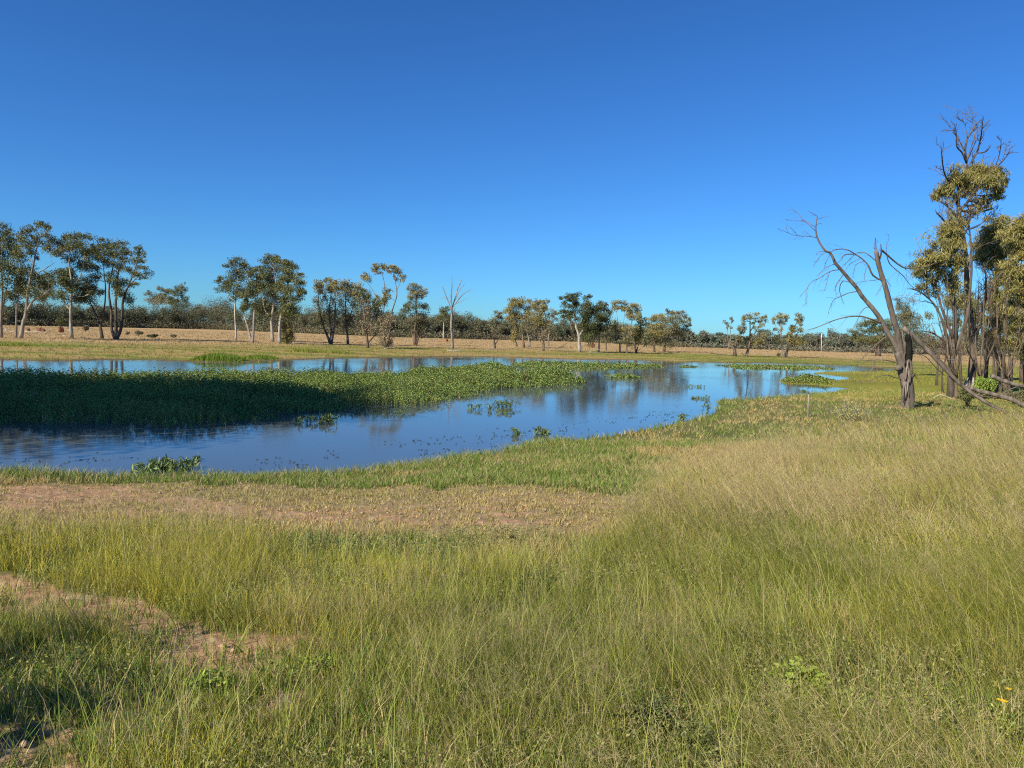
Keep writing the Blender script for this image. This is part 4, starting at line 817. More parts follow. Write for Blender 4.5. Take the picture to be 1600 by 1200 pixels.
log([(600, 545), (612, 543), (624, 546)], 1.8, .6, 'heap of fallen twigs right of the scraggy grey tree', 'grey', 2)
log([(1107, 551), (1128, 554), (1146, 556)], 1.5, .7, 'long dark fallen branch left of the first right-hand pair', 'brown', 1)
log([(1158, 551), (1163, 555), (1166, 556)], 1.2, .6, 'short dark branch leaning on the first right-hand pair', 'brown', 1)
log([(920, 550), (935, 552), (942, 551)], 2, 1, 'grey log on the ground right of the big white gum', 'grey', 1)

def mound(px, py, wpx, hpx, label, col=(.22, .095, .055), name='earth_mound', cat='earth mound'):
    gx, gy, gz = ground_hit(px, py); sc = gy / F; w = wpx * sc / 2; h = hpx * sc
    n, m = 14, 8; V = []
    for i in range(m + 1):
        t = i / m
        for k in range(n):
            a = k * 2 * math.pi / n; r = w * (math.cos(t * math.pi / 2) ** .7) * (1 + .25 * math.sin(a * 3 + px) + rng.uniform(-.1, .1)); V.append([gx + r * math.cos(a), gy + r * math.sin(a) * .8, gz - .1 + h * math.sin(t * math.pi / 2) * (1 + .15 * math.sin(a * 2))])
    k = np.arange(n); k2 = (k + 1) % n; mb = MB()
    mb.add(V, np.vstack([np.stack([i * n + k, i * n + k2, (i + 1) * n + k2, (i + 1) * n + k], 1) for i in range(m)]), None, col)
    for _ in range(9):
        a = rng.uniform(0, 6.28); A = np.array([gx, gy, gz + h * .5]); d = np.array([math.cos(a), math.sin(a) * .6, rng.uniform(.1, .8)])
        tube(mb, smooth_path([A, A + d * w * .9, A + d * w * 1.3 + rng.normal(0, .1, 3)], 2), [.05, .02], 4, np.array(col) * .8)
    tag(mb.build(name, M_STONE, None, (gx, gy, gz), smooth=True), label, cat, 'red earth heaps in the paddock')
mound(43.5, 517.5, 7, 4, 'small dark red heap left of the larger red heap by the pale log')
mound(64, 518.5, 12, 6, 'broad dark red upturned root heap beside the pale log')
mound(95, 519.5, 8, 9, 'tall rusty red root heap left of the dense gum trunk', (.20, .08, .045))
mound(697, 534, 6, 5, 'orange earth mound in the paddock left of the bare dead tree', (.28, .13, .06))
mound(926, 543, 6, 8, 'narrow rusty mound in shade right of the big white gum', (.2, .08, .045))

def bush(px, py, wpx, hpx, label, leaf='olive', name='shrub', Y=None, dens=1.0, L=.16, W=.07, twig='brown', group=None, stems=7):
    if Y is None: gx, gy, gz = ground_hit(px, py)
    else: q = at_depth(px, py, Y); gx, gy = q[0], q[1]; gz = float(height(np.array([gx]), np.array([gy]))[0])
    sc = gy / F; w = wpx * sc / 2; h = hpx * sc; loc = (gx, gy, gz); root = empty(name, loc); tag(root, label, 'shrub', group)
    mt, ml = MB(), MB()
    for i in range(stems):
        a = rng.uniform(0, 6.28); e = np.array([gx + math.cos(a) * w * rng.uniform(.3, .8), gy + math.sin(a) * w * .7, gz + h * rng.uniform(.5, .9)]); b = np.array([gx, gy, gz - .05])
        P = smooth_path([b, b * .5 + e * .5 + rng.normal(0, .08, 3) * h, e], 3); tube(mt, P, [.02 * h + .006, .004 + .004 * h], 5, BARKS[twig], cap=False)
        grow_twigs(mt, P, .006 + .003 * h, 1, np.array(BARKS[twig]), .6, .4, 4, .5)
        n = int(34 * w * h / (L * W) * .16 * dens) + 12
        clump_leaves(ml, e, (w * .42, w * .4, h * .26), n, L, W, -.2, LEAFS[leaf], 5)
    mt.build('stem', M_BARK, root, loc); ml.build('foliage', M_LEAF, root, loc)
    return root
bush(134, 519, 12, 9, 'dead-looking brown bush in the paddock between dense gum and curving gum', 'brownish', L=.25, W=.1)
bush(217, 526, 12, 9, 'low grey bush in the paddock just right of the triple-stemmed gum', 'grey', L=.25, W=.1)
bush(238, 529, 16, 7, 'low dark bush standing in for a shadow right of the grey paddock bush', 'deep', L=.25, W=.1)  # dark foliage put where only a shadow lies on the grass
bush(272, 529, 12, 6, 'small grey-green bush in dry grass below the white-trunked pair', 'grey', L=.25, W=.1)
bush(199, 524, 7, 5, 'smallest grey bush beside the triple-stemmed gum', 'grey', L=.25, W=.1)
for px, py, wd, hh, lb in [(345, 562, 75, 13, 'long bright green reed clump on the far bank below the second grove'), (408, 560, 50, 7, 'bright green reed strip right of the long far-bank clump'), (476, 550, 48, 8, 'yellow-green sedge tuft right of the round olive shrub'),
                           (20, 540, 60, 6, 'yellow-green sedge strip on the far bank at the left edge'), (520, 551, 70, 4, 'thin yellow-green sedge strip below the third group')]:
    gx, gy, gz = ground_hit(px, py); sc = gy / F; n = int(wd * 45)
    x = gx + rng.uniform(-.5, .5, n) * wd * sc; y = gy + rng.normal(0, .9, n); zz = np.maximum(height(x, y), 0)
    env = np.sqrt(np.clip(1 - ((x - gx) / (wd * sc * .5)) ** 2, 0.05, 1)); hgt = env * hh * sc * rng.uniform(.4, 1.1, n)
    mb = MB(); g = np.array([.17, .24, .03]) if 'reed' in lb else np.array([.27, .28, .05])
    blades(mb, np.stack([x, y, zz - .02], 1), hgt, np.full(n, .045), rng.normal(0, .12, (n, 2)), g * rng.uniform(.7, 1.3, (n, 1)), 2)
    tag(mb.build('sedge_clump', M_GRASS, None, (gx, gy, gz)), lb, 'sedge')

# posts
def post(px, py, top, wpx, label, col, name, cat, Y=None):
    if Y is None: gx, gy, gz = ground_hit(px, py)
    else: q = at_depth(px, py, Y); gx, gy = q[0], q[1]; gz = float(height(np.array([gx]), np.array([gy]))[0])
    Tp = at_depth(*top, gy); mb = MB(); r = wpx * gy / F / 2
    tube(mb, [[gx, gy, gz - .3], (np.array([gx, gy, gz]) + Tp) / 2, Tp], [r, r * .92], 10, col, .03)
    root = mb.build(name, M_BARK, None, (gx, gy, gz), smooth=False); tag(root, label, cat); return root, (gx, gy, gz), Tp, r
post(1283, 559.5, (1283.6, 521), .95, 'tall white pole in the paddock beyond the far right water', (.6, .56, .48), 'pole', 'pole')
o, l, tp, r = post(1262.5, 652, (1263.5, 612), 2.0, 'short pale wooden post standing in the grass by the right water tongue', (.36, .31, .25), 'fence_post', 'post')
mb = MB(); tube(mb, [tp - np.array([0, 0, .10]), tp + np.array([0, 0, .015])], [r * 1.08, r * 1.08], 10, (.12, .11, .10)); c = mb.build('post_cap', M_BARK, None, l); c.parent = o; c.location = (0, 0, 0)

# ------------------------------------------------------------------ the big broken dead tree on the right
def hero():
    Y0 = 35.5
    limbs = [
        ([(1418, 645), (1419, 620), (1417, 600), (1413, 582), (1410, 565), (1405, 550)], 19, 17),
        # long left limb
        ([(1407, 560), (1399, 539), (1387, 520), (1375, 497), (1362, 480), (1347, 463), (1339, 450), (1319, 427), (1306, 412), (1302, 404), (1297, 395), (1289, 391), (1279, 376), (1275, 362), (1275, 352), (1277, 338)], 10, 1.6),
        # centre stem up to the break
        ([(1410, 560), (1406, 535), (1400, 510), (1394, 490), (1389, 470), (1383, 447), (1376, 425), (1371, 405), (1369, 392)], 11, 7.5),
        # broken stub, its shadowed side painted in as near-black bark
        ([(1413, 580), (1419, 560), (1420, 540), (1418, 524)], 15, 8),
        ([(1411, 545), (1410, 528), (1411, 513)], 4, 1), ([(1419, 540), (1420, 520), (1422, 510)], 4, .8), ([(1424, 548), (1425, 530), (1424, 519)], 4, 1), ([(1409, 575), (1413, 555), (1414, 535)], 7, 5),
        # splinters at the break
        ([(1369, 400), (1368, 385), (1368, 372)], 4.5, 2), ([(1374, 408), (1377, 395), (1376, 381)], 4, 1.2),
        # arching branches
        ([(1373, 440), (1364, 430), (1357, 415), (1348, 405), (1338, 398), (1326, 391), (1315, 389), (1303, 391), (1297, 395)], 3.6, 1.2),
        ([(1368, 412), (1362, 402), (1354, 396), (1344, 394), (1334, 397)], 2.2, 1),
        ([(1376, 392), (1385, 397), (1395, 406), (1405, 414), (1415, 419), (1432, 418), (1450, 416), (1462, 410)], 4, 1.4),
        ([(1376, 398), (1390, 412), (1402, 423), (1412, 432), (1422, 445), (1432, 452)], 2, 1.0),
        ([(1380, 508), (1365, 500), (1350, 495), (1335, 494), (1320, 496), (1305, 500), (1290, 506), (1275, 512), (1260, 516)], 3.6, .9),
        ([(1398, 526), (1390, 525), (1379, 530), (1366, 541), (1355, 552), (1344, 562), (1338, 572)], 2.2, .8),
        ([(1403, 572), (1391, 564), (1373, 562), (1355, 563), (1340, 562)], 2.6, .8),
        ([(1372, 563), (1365, 573), (1356, 584), (1347, 595), (1340, 607)], 2, .7),
        ([(1406, 597), (1398, 590), (1387, 586), (1371, 589), (1357, 597)], 2, .7),
        # hanging twigs on the left limb
        ([(1312, 422), (1300, 423), (1290, 428), (1280, 435), (1268, 440), (1260, 452), (1250, 463)], 2, .5),
        ([(1261, 449), (1259, 460), (1261, 472), (1254, 478)], 1, .4), ([(1296, 426), (1292, 440), (1289, 452), (1279, 454)], 1, .4),
        ([(1319, 430), (1310, 440), (1305, 450), (1307, 460)], 1.8, .7), ([(1330, 438), (1318, 439), (1312, 449), (1313, 460), (1319, 476)], 2, .6),
        ([(1339, 456), (1325, 458), (1312, 464), (1303, 468), (1297, 480), (1294, 490)], 1.9, .5), ([(1360, 480), (1352, 481), (1344, 490), (1338, 503), (1330, 518)], 1.5, .5),
        ([(1303, 412), (1292, 417), (1284, 424), (1276, 432)], 1.2, .5), ([(1290, 394), (1282, 400), (1276, 408), (1271, 416)], 1.2, .5),
        ([(1289, 393), (1280, 393), (1275, 398)], 1, .4), ([(1293, 397), (1291, 409), (1287, 420)], 1, .4),
        ([(1330, 393), (1320, 398), (1314, 406), (1308, 411)], 2.2, .7), ([(1335, 397), (1324, 409), (1315, 418)], 1.2, .4),
        ([(1341, 402), (1328, 413), (1319, 424)], 1.2, .4), ([(1348, 406), (1338, 413), (1335, 422), (1332, 434)], 1.4, .5), ([(1353, 412), (1352, 425), (1350, 440)], .9, .4),
        ([(1370, 440), (1355, 439), (1342, 441), (1332, 446)], 1, .4),
        ([(1374, 444), (1373, 456), (1368, 460)], 1, .4),
        # crown twigs at the far end of the left limb
        ([(1275, 362), (1264, 351), (1255, 344), (1248, 334), (1240, 328), (1230, 328)], 1.6, .5), ([(1275, 356), (1262, 347), (1250, 344), (1238, 344), (1226, 342)], 1.3, .4),
        ([(1276, 371), (1262, 369), (1246, 368), (1232, 364), (1228, 353)], 1.6, .5), ([(1232, 365), (1222, 360), (1214, 357)], .8, .3),
        ([(1277, 340), (1271, 334), (1262, 330)], 1, .4), ([(1277, 346), (1285, 340), (1294, 338)], 1, .4), ([(1276, 352), (1281, 349), (1285, 350)], .7, .3),
        ([(1245, 367), (1240, 360), (1233, 354)], .8, .3), ([(1265, 369), (1258, 362), (1252, 366)], .8, .3),
        # right of the trunk
        ([(1416, 545), (1430, 541), (1445, 548)], 1.5, .6), ([(1421, 556), (1433, 553), (1446, 557), (1460, 572), (1475, 586)], 2.2, 1), ([(1412, 585), (1425, 580), (1432, 590), (1438, 598)], 1.5, .5),
        ([(1378, 400), (1385, 385), (1389, 372), (1387, 366)], 1, .3), ([(1380, 430), (1387, 440), (1391, 452), (1388, 466)], 1, .4), ([(1430, 419), (1425, 430), (1418, 440)], .9, .3),
        ([(1445, 455), (1428, 452), (1420, 449)], 1.2, .6),
    ]
    root = bare_tree('dead_tree', 'large broken dead tree with snapped stems and bare arching limbs by the right bank', FP, (1418, 645), limbs, 'dead', 17, Y=Y0, twigs=2, up=-.25, depth=.12, n=7, Lf=.34, spreadv=.5)
    return root
hero()

# knots and gnarled bark ridges belong to that trunk: built as its own child
def gnarl():
    root = [o for o in bpy.data.objects if o.name.startswith('dead_tree') and 'large broken' in o.get('label', '')][0]
    loc = np.array(root.location); mb = MB()
    for k in range(10):
        x0 = 1418 + rng.uniform(-7, 7); y0 = rng.uniform(560, 636); P = [at_depth(x0, y0, 35.2), at_depth(x0 + rng.uniform(-4, 4), y0 - rng.uniform(10, 18), 35.15), at_depth(x0 + rng.uniform(-5, 5), y0 - rng.uniform(24, 34), 35.25)]
        tube(mb, smooth_path(P, 3), [.02, .04, .02], 6, np.array(BARKS['dead']) * rng.uniform(.7, 1.5), .2)
    for (x0, y0, r) in [(1404, 575, .16), (1423, 588, .15), (1413, 600, .14)]:
        P = at_depth(x0, y0, 35.3); tube(mb, [P + [-.1, 0, -.1], P, P + [.12, -.02, .1]], [r * .5, r, r * .6], 9, BARKS['dead'], .2)
    mb.build('knot', M_BARK, root, loc, smooth=True)
gnarl()

log([(1411, 512), (1432, 530), (1455, 553), (1475, 574), (1495, 595), (1520, 615), (1545, 631), (1572, 644)], 7.5, 4.5, 'long snapped limb slanting down from the broken stub to the grass', 'dead', 1,
    'fallen_limb', Ys=[35.4, 35.2, 35, 34.8, 34.6, 34.3, 34, 33.6], sides=10)
log([(1516, 606), (1530, 611), (1555, 617), (1580, 624), (1604, 635), (1640, 652)], 6, 8, 'thick grey log lying beneath the tall tree, crossing the snapped limb', 'dead', 1, 'fallen_log', Ys=[37, 37, 36.6, 36.2, 35.8, 35], sides=10)
log([(1549, 587), (1562, 593), (1580, 599), (1604, 604), (1640, 606)], 7, 5, 'short grey log propped up at the right edge behind the thick log', 'dead', 0, 'fallen_log', Ys=[41, 41, 40.8, 40.5, 40], sides=9)
log([(1458, 622), (1470, 617), (1485, 622), (1498, 628)], 1.6, .7, 'thin bleached stick in shade right of the broken dead tree', 'pale', 1, 'fallen_branch', Ys=[36, 36, 35.8, 35.7], cat='branch')

# ------------------------------------------------------------------ the near grove on the right
NG = 'tangled trees of the near right grove'
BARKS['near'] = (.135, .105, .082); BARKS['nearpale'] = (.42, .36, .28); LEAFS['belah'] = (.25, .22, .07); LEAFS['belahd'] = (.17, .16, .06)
def near_tree(label, base, Y, stems, clumps, tw, bark='near', dens=1.0, twn=4, leaf='belah'):
    if len(clumps) > 3:
        xs = [c[0] for c in clumps]; ys = [c[1] for c in clumps]
        clumps = list(clumps) + [(rng.uniform(min(xs) + 2, max(xs) + 4), rng.uniform(min(ys) - 4, max(ys) + 22), rng.uniform(9, 16), rng.uniform(8, 14), rng.uniform(.08, .28), leaf) for _ in range(12)]
    r = tree('belah_tree', label, 'tree', FP, base, stems, clumps, bark, leaf, dens * 1.25, tw, NG, Y=Y, L=.30, W=.045, droop=1.6, depth=.8, sub=10, csc=1.18, xtra=2)
    # bare twigs on the stems
    mb = MB(); loc = np.array(r.location)
    for P, rad in PATHS[r.name]:
        Q = P[len(P) // 4:]
        if len(Q) > 3: grow_twigs(mb, Q, max(.05, min(.08, rad[len(P) // 2])), 3, np.array(BARKS[bark]) * 1.1, .6, .25, twn + 4, .36)
    mb.build('twigs', M_BARK, r, loc); return r
near_tree('tallest tree on the right, bare twigs rising above its golden top crown', (1519, 607), 47,
          [[(1519, 607), (1519, 575), (1521, 545), (1517, 500), (1511, 440), (1509, 402), (1505, 371), (1499, 340), (1497, 302), (1501, 290), (1507, 269), (1510, 254), (1508, 235), (1512, 216), (1521, 202), (1527, 193), (1532, 187)],
           [(1510, 254), (1503, 238), (1495, 229), (1494, 207), (1490, 190)], [(1508, 236), (1500, 222), (1492, 205), (1483, 204), (1472, 204)], [(1512, 217), (1508, 196), (1502, 188), (1490, 176)], [(1511, 250), (1517, 232), (1524, 210), (1528, 195)],
           [(1518, 255), (1526, 240), (1541, 237), (1550, 224)], [(1527, 238), (1533, 212), (1536, 180)], [(1522, 199), (1521, 178), (1513, 166)], [(1502, 288), (1485, 285), (1476, 272), (1472, 250), (1470, 222)],
           [(1521, 540), (1530, 505), (1538, 472), (1541, 440), (1537, 410)], [(1538, 475), (1552, 445), (1566, 425), (1585, 405), (1610, 382)], [(1500, 330), (1520, 305), (1545, 270), (1565, 254), (1577, 239), (1588, 238)], [(1565, 254), (1571, 235), (1577, 215)], [(1556, 258), (1562, 240), (1564, 222), (1556, 213)],
           [(1499, 345), (1483, 325), (1470, 315), (1452, 305)], [(1505, 375), (1490, 365), (1475, 345), (1462, 330)]],
          [(1487, 292, 13, 10), (1475, 300, 13, 9), (1500, 280, 15, 10), (1513, 275, 15, 12), (1528, 268, 16, 10), (1545, 268, 15, 9), (1558, 275, 11, 12), (1535, 282, 18, 10), (1515, 290, 15, 10), (1550, 288, 14, 9), (1563, 295, 8, 9), (1508, 305, 10, 6, .6), (1535, 317, 10, 7, .6), (1558, 308, 8, 7, .7)], 13, dens=1.25)
near_tree('dark-stemmed tree left in the grove with a long limb reaching left', (1487, 603), 45,
          [[(1487, 603), (1487, 570), (1490, 540), (1492, 500), (1490, 460), (1494, 420), (1490, 380), (1482, 350), (1482, 320)], [(1488, 560), (1478, 520), (1468, 490), (1455, 470), (1440, 458), (1425, 450)], [(1489, 545), (1472, 530), (1455, 520), (1438, 517)],
           [(1490, 530), (1478, 500), (1468, 470), (1462, 440), (1455, 425)], [(1491, 480), (1480, 440), (1470, 410)], [(1487, 570), (1500, 530), (1510, 500), (1515, 460), (1518, 420), (1517, 380), (1514, 350), (1517, 322), (1528, 305)], [(1515, 350), (1505, 330), (1500, 320)]],
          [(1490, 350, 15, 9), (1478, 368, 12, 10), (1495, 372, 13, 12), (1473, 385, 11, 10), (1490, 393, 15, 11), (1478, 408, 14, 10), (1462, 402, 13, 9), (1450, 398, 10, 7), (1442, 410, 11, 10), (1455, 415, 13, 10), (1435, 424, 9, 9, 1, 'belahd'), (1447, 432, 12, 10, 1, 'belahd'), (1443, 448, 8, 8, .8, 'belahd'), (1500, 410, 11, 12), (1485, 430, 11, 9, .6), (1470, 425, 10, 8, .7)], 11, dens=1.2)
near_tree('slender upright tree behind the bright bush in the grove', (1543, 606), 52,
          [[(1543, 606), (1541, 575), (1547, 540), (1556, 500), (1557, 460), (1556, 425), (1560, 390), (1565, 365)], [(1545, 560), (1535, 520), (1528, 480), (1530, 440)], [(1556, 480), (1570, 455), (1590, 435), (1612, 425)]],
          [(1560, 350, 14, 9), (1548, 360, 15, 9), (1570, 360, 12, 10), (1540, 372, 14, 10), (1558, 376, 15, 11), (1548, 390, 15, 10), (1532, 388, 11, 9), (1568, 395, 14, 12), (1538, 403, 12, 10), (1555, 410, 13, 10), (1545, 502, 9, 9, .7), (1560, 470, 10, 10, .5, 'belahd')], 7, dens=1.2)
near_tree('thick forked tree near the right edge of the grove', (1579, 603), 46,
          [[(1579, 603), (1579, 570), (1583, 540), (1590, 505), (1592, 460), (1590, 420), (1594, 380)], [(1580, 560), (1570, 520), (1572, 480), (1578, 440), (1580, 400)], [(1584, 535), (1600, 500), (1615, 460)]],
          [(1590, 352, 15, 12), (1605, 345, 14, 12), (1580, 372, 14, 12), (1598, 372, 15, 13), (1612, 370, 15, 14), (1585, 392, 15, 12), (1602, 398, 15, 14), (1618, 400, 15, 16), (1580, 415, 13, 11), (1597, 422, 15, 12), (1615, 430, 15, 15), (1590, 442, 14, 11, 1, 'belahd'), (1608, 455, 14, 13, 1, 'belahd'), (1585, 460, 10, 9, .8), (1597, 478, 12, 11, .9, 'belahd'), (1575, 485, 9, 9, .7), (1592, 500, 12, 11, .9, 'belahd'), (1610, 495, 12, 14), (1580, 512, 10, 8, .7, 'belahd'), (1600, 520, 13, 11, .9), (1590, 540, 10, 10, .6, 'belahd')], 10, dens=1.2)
near_tree('thin double-stemmed tree between the slender and the thick forked tree', (1562, 604), 50,
          [[(1562, 604), (1560, 570), (1552, 535), (1550, 500), (1545, 465), (1548, 430)], [(1562, 604), (1567, 565), (1562, 525), (1568, 490), (1575, 460)]],
          [(1568, 420, 12, 10), (1572, 440, 11, 9, .8, 'belahd'), (1555, 440, 9, 8, .6), (1566, 500, 9, 8, .6, 'belahd'), (1552, 520, 8, 8, .5)], 7, dens=1.1)
near_tree('dark slim tree at the very right edge of the grove', (1606, 603), 49, [[(1606, 603), (1602, 560), (1604, 520), (1612, 480), (1620, 430)], [(1603, 560), (1592, 530), (1585, 500)]],
          [(1620, 380, 16, 18), (1630, 410, 16, 18), (1622, 440, 16, 16), (1605, 540, 12, 11, .8, 'belahd'), (1618, 520, 14, 14, .8)], 8, dens=1.1)
near_tree('young stem leaning left at the foot of the grove, twigs only', (1474, 600), 50, [[(1474, 600), (1470, 570), (1460, 545), (1445, 530), (1432, 528)], [(1472, 585), (1478, 555), (1474, 530), (1465, 500)]], [(1462, 540, 8, 6, .4, 'belahd')], 4, dens=.8)
near_tree('wispy pale-green sapling behind the broken dead tree', (1424, 560), 75, [[(1424, 566), (1420, 530), (1415, 500), (1410, 478)], [(1421, 535), (1430, 510), (1434, 495)]],
          [(1404, 478, 9, 8, .5), (1414, 485, 9, 8, .5), (1408, 495, 10, 8, .4), (1422, 494, 9, 8, .5), (1432, 505, 10, 8, .6), (1428, 520, 10, 8, .6), (1402, 466, 6, 5, .3)], 3, dens=.6, leaf='grey', twn=3)

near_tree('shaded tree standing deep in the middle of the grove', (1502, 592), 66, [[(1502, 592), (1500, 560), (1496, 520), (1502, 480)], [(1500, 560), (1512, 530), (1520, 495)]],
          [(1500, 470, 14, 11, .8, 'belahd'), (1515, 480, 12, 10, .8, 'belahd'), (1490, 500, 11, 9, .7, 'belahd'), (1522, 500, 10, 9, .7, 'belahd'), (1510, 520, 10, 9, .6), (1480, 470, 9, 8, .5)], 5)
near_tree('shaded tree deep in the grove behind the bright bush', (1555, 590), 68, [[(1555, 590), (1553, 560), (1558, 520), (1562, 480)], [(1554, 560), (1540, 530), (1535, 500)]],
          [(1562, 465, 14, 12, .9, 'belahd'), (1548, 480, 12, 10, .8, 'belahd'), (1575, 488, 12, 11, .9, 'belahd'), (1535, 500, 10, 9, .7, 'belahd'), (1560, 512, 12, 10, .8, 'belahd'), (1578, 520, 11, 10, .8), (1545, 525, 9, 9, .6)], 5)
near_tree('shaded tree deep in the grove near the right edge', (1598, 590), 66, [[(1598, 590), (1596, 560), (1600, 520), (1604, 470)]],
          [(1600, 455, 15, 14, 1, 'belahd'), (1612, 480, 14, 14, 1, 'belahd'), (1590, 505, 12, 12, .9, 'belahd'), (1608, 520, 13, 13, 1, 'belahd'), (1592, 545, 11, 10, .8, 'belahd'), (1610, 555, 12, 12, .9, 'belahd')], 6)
near_tree('slim leaning stem left in the grove close to the dead tree', (1464, 598), 58, [[(1464, 598), (1466, 565), (1474, 530), (1480, 490), (1486, 450)], [(1467, 560), (1455, 530), (1452, 500)]], [(1486, 445, 10, 9, .6, 'belahd'), (1452, 495, 7, 6, .4, 'belahd')], 4)

LEAFS['straw'] = (.42, .38, .13)
bush(1538, 606, 30, 34, 'bright fresh green bush at the foot of the tallest tree', 'fresh', Y=44, dens=1.3, L=.11, W=.06, stems=10)
bush(1512, 636, 34, 26, 'low leafy green shrub in shade below the snapped limb', 'olive', Y=37, dens=.7, L=.1, W=.05, stems=8)
def thicket(base, Y, tops, label):
    bx, by = base; limbs = [([(bx, by), (bx + 1, by - 12), (bx, by - 26)], 5, 3.5)]
    for (tx, ty) in tops: limbs.append(([(bx, by - 12), (bx + (tx - bx) * .35 + rng.normal(0, 2), by - 40 + rng.normal(0, 4)), (bx + (tx - bx) * .75 + rng.normal(0, 3), (by + ty) / 2 - 12), (tx, ty)], 3.2, 1.0))
    bare_tree('dead_shrub', label, FP, base, limbs, 'brown', 5, Y=Y, twigs=2, up=.25, depth=.2, n=7, Lf=.42, cat='dead shrub', spreadv=.6)
thicket((1494, 604), 44, [(1462, 480), (1472, 455), (1480, 430), (1497, 450), (1506, 425), (1515, 470), (1455, 505), (1445, 520)], 'leafless tangle of thin stems at the left side of the grove')
thicket((1531, 604), 45.5, [(1512, 480), (1525, 450), (1537, 430), (1550, 455), (1560, 480), (1505, 505), (1540, 500)], 'leafless tangle of thin stems between tallest tree and bright bush')
thicket((1571, 604), 44.5, [(1545, 500), (1558, 470), (1570, 440), (1585, 450), (1598, 480), (1535, 520), (1605, 505)], 'leafless tangle of thin stems before the thick forked tree')
def feather_shrub(px, py, Y, w, h, n, label):
    q = at_depth(px, py, Y); gx, gy = q[0], q[1]; gz = float(height(np.array([gx]), np.array([gy]))[0]); root = empty('shrub', (gx, gy, gz)); tag(root, label, 'shrub'); loc = (gx, gy, gz)
    ms, ml = MB(), MB()
    for i in range(n):
        a = rng.uniform(0, 6.28); t = rng.uniform(.1, 1) ** .7; b = np.array([gx + rng.normal(0, .08), gy + rng.normal(0, .08), gz - .02])
        e = b + [math.cos(a) * w * t, math.sin(a) * w * t, h * rng.uniform(.5, 1.1) * (1.15 - .55 * t)]
        P = smooth_path([b, b * .55 + e * .45 + [0, 0, -.06], e], 4); tube(ms, P, [.009, .004], 4, BARKS['grey'], cap=False)
        m = 20; tt = rng.uniform(.35, 1, m); c = P[(tt * (len(P) - 1)).astype(int)] + rng.normal(0, .035, (m, 3)); cc = np.where(rng.uniform(0, 1, (m, 1)) < .6, np.array([.50, .45, .17]), np.array([.24, .25, .08]))
        leaves(ml, c, .07, .022, -1.2, cc, .3)
    ms.build('stem', M_BARK, root, loc); ml.build('foliage', M_LEAF, root, loc)
feather_shrub(1328, 648, 29.5, .85, .85, 90, 'pale yellow feathery shrub left of the broken dead tree')
bush(1585, 620, 30, 22, 'pale grey-green seedling bush behind the thick log', 'grey', Y=40, dens=.5, L=.09, W=.04, stems=6)

# white broken foot beside the tallest tree
mb = MB(); c0 = at_depth(1516, 601, 44.5)
for k in range(9):
    a = k / 9 * 6.28; P = c0 + [math.cos(a) * .28, math.sin(a) * .2, -.35]; tube(mb, smooth_path([P, P + [0, 0, .25], P + [rng.normal(0, .05), 0, rng.uniform(.4, .8)]], 2), [.12, .09, .03], 6, BARKS['pale'] if k % 2 else BARKS['dead'], .15)
tag(mb.build('tree_stump', M_BARK, None, c0, smooth=True), 'splintered whitish stump against the foot of the tallest tree', 'stump')

# ------------------------------------------------------------------ trees standing out of view on the left whose shade falls on the pond
def shade_tree(label, x, y, H, lumps, r=.35):
    z = float(height(np.array([x]), np.array([y]))[0]); loc = np.array([x, y, z]); root = empty('gum_tree', loc); tag(root, label, 'tree', 'tall gums on the near bank left of the view')
    mt, mc = MB(), MB(); P = smooth_path([loc - [0, 0, .3], loc + [.3, .2, H * .35], loc + [-.2, 0, H * .75]], 5); tube(mt, P, [r, r * .4], 9, BARKS['grey'], .05, flare=.3)
    for (dx, dy, dz, rr) in lumps:
        c = loc + [dx, dy, dz]; A = P[int(len(P) * .55)]
        tube(mt, smooth_path([A, (A + c) / 2 + rng.normal(0, .4, 3), c], 4), [r * .35, r * .08], 6, BARKS['grey'])
        clump_leaves(mc, c, (rr, rr, rr * .8), int(900 * rr * rr / 4), .34, .17, .5, LEAFS['olive'], 9, .5)
    mt.build('trunk', M_BARK, root, loc, smooth=True); mc.build('crown', M_LEAF, root, loc)
def lumps(n, R, z0, z1, r0_, r1_):
    return [(rng.uniform(-1, 1) * R, rng.uniform(-1, 1) * R, rng.uniform(z0, z1), rng.uniform(r0_, r1_)) for _ in range(n)]
shade_tree('big spreading gum on the near bank just beyond the left of the view', -25.8, 15.6, 17, lumps(54, 4.6, 6.5, 17.0, 1.7, 2.6))
shade_tree('second big gum on the near bank farther left', -29.5, 15.5, 17, lumps(48, 5.0, 6.5, 17, 1.8, 2.7))
shade_tree('third big gum on the near bank farthest left', -39, 15, 17, lumps(48, 5.0, 6.5, 17, 1.8, 2.7))

# ------------------------------------------------------------------ undergrowth, weeds and litter near the camera
def undergrowth():
    x, y, r = tufts(24000, 2.0, 9.5, -.1); f = ground_fields(x, y)
    ok = (f['dirt'] < .3) & (f['path'] < .5) & (fbm(x * 1.3, y * 1.3, 101) > np.where((f['py'] > 1040) & (f['px'] > 700), .44, .55)) & (f['z'] > .2); x, y, z = x[ok], y[ok], f['z'][ok]
    m = 7; n = len(x) * m; c = np.stack([np.repeat(x, m) + rng.normal(0, .05, n), np.repeat(y, m) + rng.normal(0, .05, n), np.repeat(z, m) + rng.uniform(.01, .16, n)], 1)
    mb = MB(); k = rng.uniform(0, 1, (n, 1)); leaves(mb, c, .012 + .002 * np.repeat(r[ok], m)[:, None],   .005 + .001 * np.repeat(r[ok], m)[:, None], -.2, np.array([.14, .17, .04]) * (1 - k) + np.array([.30, .29, .10]) * k, .35)
    tag(mb.build('ground_cover', M_REED), 'small-leaved green undergrowth between the foreground grass stems', 'weeds', kind='stuff')
undergrowth()

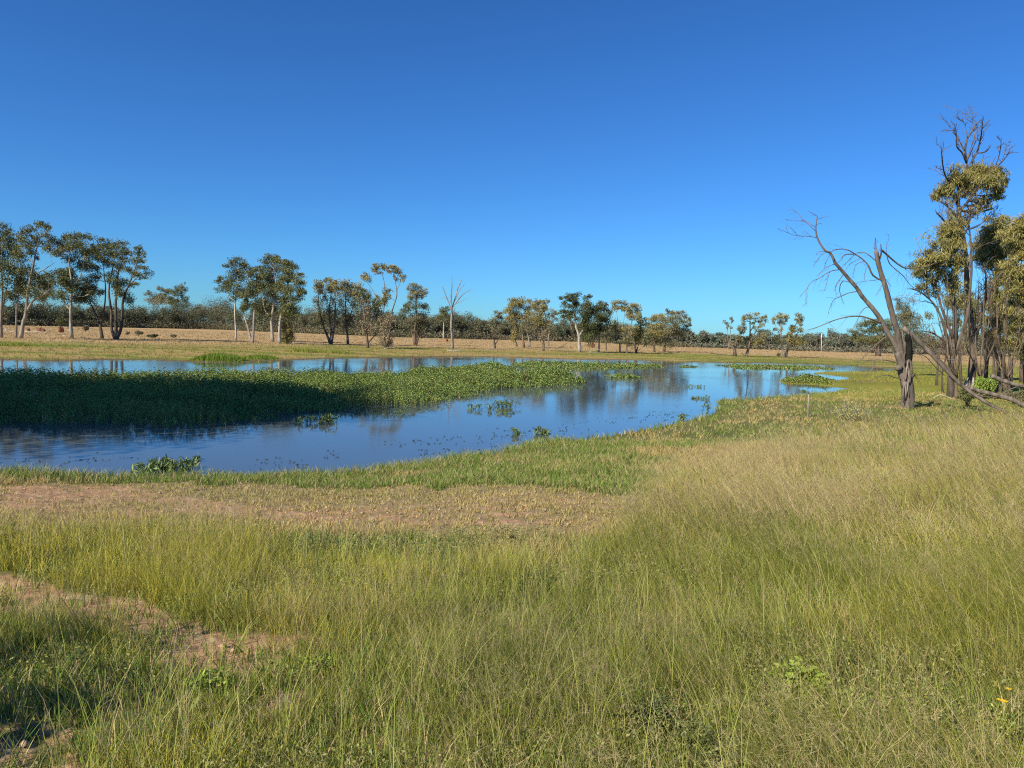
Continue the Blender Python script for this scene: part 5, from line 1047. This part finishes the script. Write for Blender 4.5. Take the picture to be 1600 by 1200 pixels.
def litter():
    x, y, r = tufts(9000, 2.0, 16, .2); f = ground_fields(x, y); ok = ((f['dirt'] > .3) | (f['path'] > .5)); x, y, z = x[ok], y[ok], f['z'][ok]
    n = len(x); b = np.stack([x, y, z + .012], 1); a = rng.uniform(0, 6.28, n); L = rng.uniform(.03, .16, n)
    mb = MB(); blades(mb, b, rng.uniform(0, .03, n), rng.uniform(.003, .008, n), np.stack([np.cos(a), np.sin(a)], 1) * L[:, None], np.where((rng.uniform(0, 1, (n, 1)) < .6), np.array([.50, .38, .22]), np.array([.16, .12, .08])) * rng.uniform(.7, 1.2, (n, 1)), 1)
    # small clods
    for i in rng.integers(0, n, 500):
        s_ = rng.uniform(.008, .03); p = np.array([x[i], y[i], z[i] + .01]); v = unit(rng.normal(size=(6, 3))) ; v = np.array([[1, 0, 0], [-1, 0, 0], [0, 1, 0], [0, -1, 0], [0, 0, .7], [0, 0, -.7]]) * s_ * rng.uniform(.7, 1.3, (6, 1)) + p
        mb.add(v, None, [[0, 2, 4], [2, 1, 4], [1, 3, 4], [3, 0, 4], [2, 0, 5], [1, 2, 5], [3, 1, 5], [0, 3, 5]], np.array([.42, .29, .19]) * rng.uniform(.7, 1.3))
    tag(mb.build('litter', M_STONE), 'straw bits and clods scattered on the bare earth', 'litter', kind='stuff')
litter()

def weed(px, py, w, h, n, L, W, col, label, flowers=0):
    L *= .5; W *= .5; w *= .55; h *= .85; n = int(n * .9); col = (col[0] * 1.35, col[1] * 1.2, col[2])
    gx, gy, gz = ground_hit(px, py); root = empty('leafy_weed', (gx, gy, gz)); tag(root, label, 'weed'); loc = (gx, gy, gz)
    ms, ml = MB(), MB()
    for i in range(n):
        a = rng.uniform(0, 6.28); q = rng.uniform(.2, 1); e = np.array([gx + math.cos(a) * w * q, gy + math.sin(a) * w * q, gz + h * rng.uniform(.45, 1.0) * (1.1 - .5 * q)]); b = np.array([gx, gy, gz])
        P = smooth_path([b, b * .5 + e * .5 + [0, 0, h * .15], e], 4); tube(ms, P, [.004, .002], 4, np.array(col) * .8, cap=False)
        m = 16; c = P[rng.integers(2, len(P), m)] + rng.normal(0, L * .45, (m, 3)); leaves(ml, c, L, W, .1, np.array(col), .28, .08)
    ms.build('stem', M_BARK, root, loc); ml.build('foliage', M_REED, root, loc)
    if flowers:
        mf = MB()
        for i in range(flowers):
            c = np.array([gx, gy, gz + h * 1.05]) + rng.normal(0, .016, 3); az = np.arange(5) * 1.2566
            for a in az:
                d = np.array([math.cos(a), math.sin(a), .25]) * .014; sd_ = np.array([-math.sin(a), math.cos(a), 0]) * .006
                mf.add([c, c + d * .6 + sd_, c + d, c + d * .6 - sd_], [[0, 1, 2, 3]], None, (.80, .50, .02))
        mf.build('flower', M_GRASS, root, loc)
G_ = (.16, .22, .05)
weed(1010, 1150, .42, .30, 70, .035, .02, (.12, .15, .055), 'large dark bushy weed with tiny leaves at the bottom centre right')
weed(1080, 1195, .25, .26, 36, .035, .02, (.12, .15, .055), 'dark tiny-leaved weed at the bottom edge right of the large bushy one')
weed(355, 960, .40, .13, 34, .05, .022, (.18, .20, .06), 'low spreading weed just behind the bare earth patch on the left')
weed(330, 1085, .22, .13, 22, .06, .03, (.19, .28, .05), 'bright broad-leaved weed below the bare earth patch')
weed(500, 1045, .22, .14, 22, .06, .035, (.20, .30, .05), 'bright broad-leaved weed at the right end of the bare earth patch')
weed(1250, 1075, .33, .17, 40, .085, .05, (.20, .29, .05), 'wide light green broad-leaved weed in the right foreground')
weed(1330, 1110, .18, .15, 18, .07, .04, (.18, .27, .05), 'small light green weed right of the wide one')
weed(1560, 1165, .12, .28, 12, .035, .015, (.22, .25, .07), 'weed with small yellow flowers near the bottom right corner', 4)
weed(250, 835, .55, .24, 50, .05, .022, (.24, .26, .09), 'greyish leafy weed beside the bare track on the left')
weed(790, 842, .45, .26, 40, .05, .02, (.26, .25, .14), 'grey dry weed at the end of the bare track in the middle')

def shade_shrub():  # unseen shrub, added to darken the lower left corner
    x, y = -4.5, 2.0; z = float(height(np.array([x]), np.array([y]))[0]); loc = np.array([x, y, z]); root = empty('shrub', loc); tag(root, 'leafy shrub added unseen beyond the lower left of the view to cast shade', 'shrub')
    mt, mc = MB(), MB()
    for k in range(10):
        c = loc + [rng.uniform(-.7, .7), rng.uniform(-.7, .7), rng.uniform(.5, 1.6)]; tube(mt, smooth_path([loc, (loc + c) / 2 + rng.normal(0, .1, 3), c], 3), [.03, .01], 5, BARKS['brown']); clump_leaves(mc, c, (.5, .5, .4), 420, .12, .06, .1, LEAFS['olive'], 5, .5)
    mt.build('stem', M_BARK, root, loc); mc.build('foliage', M_LEAF, root, loc)
shade_shrub()
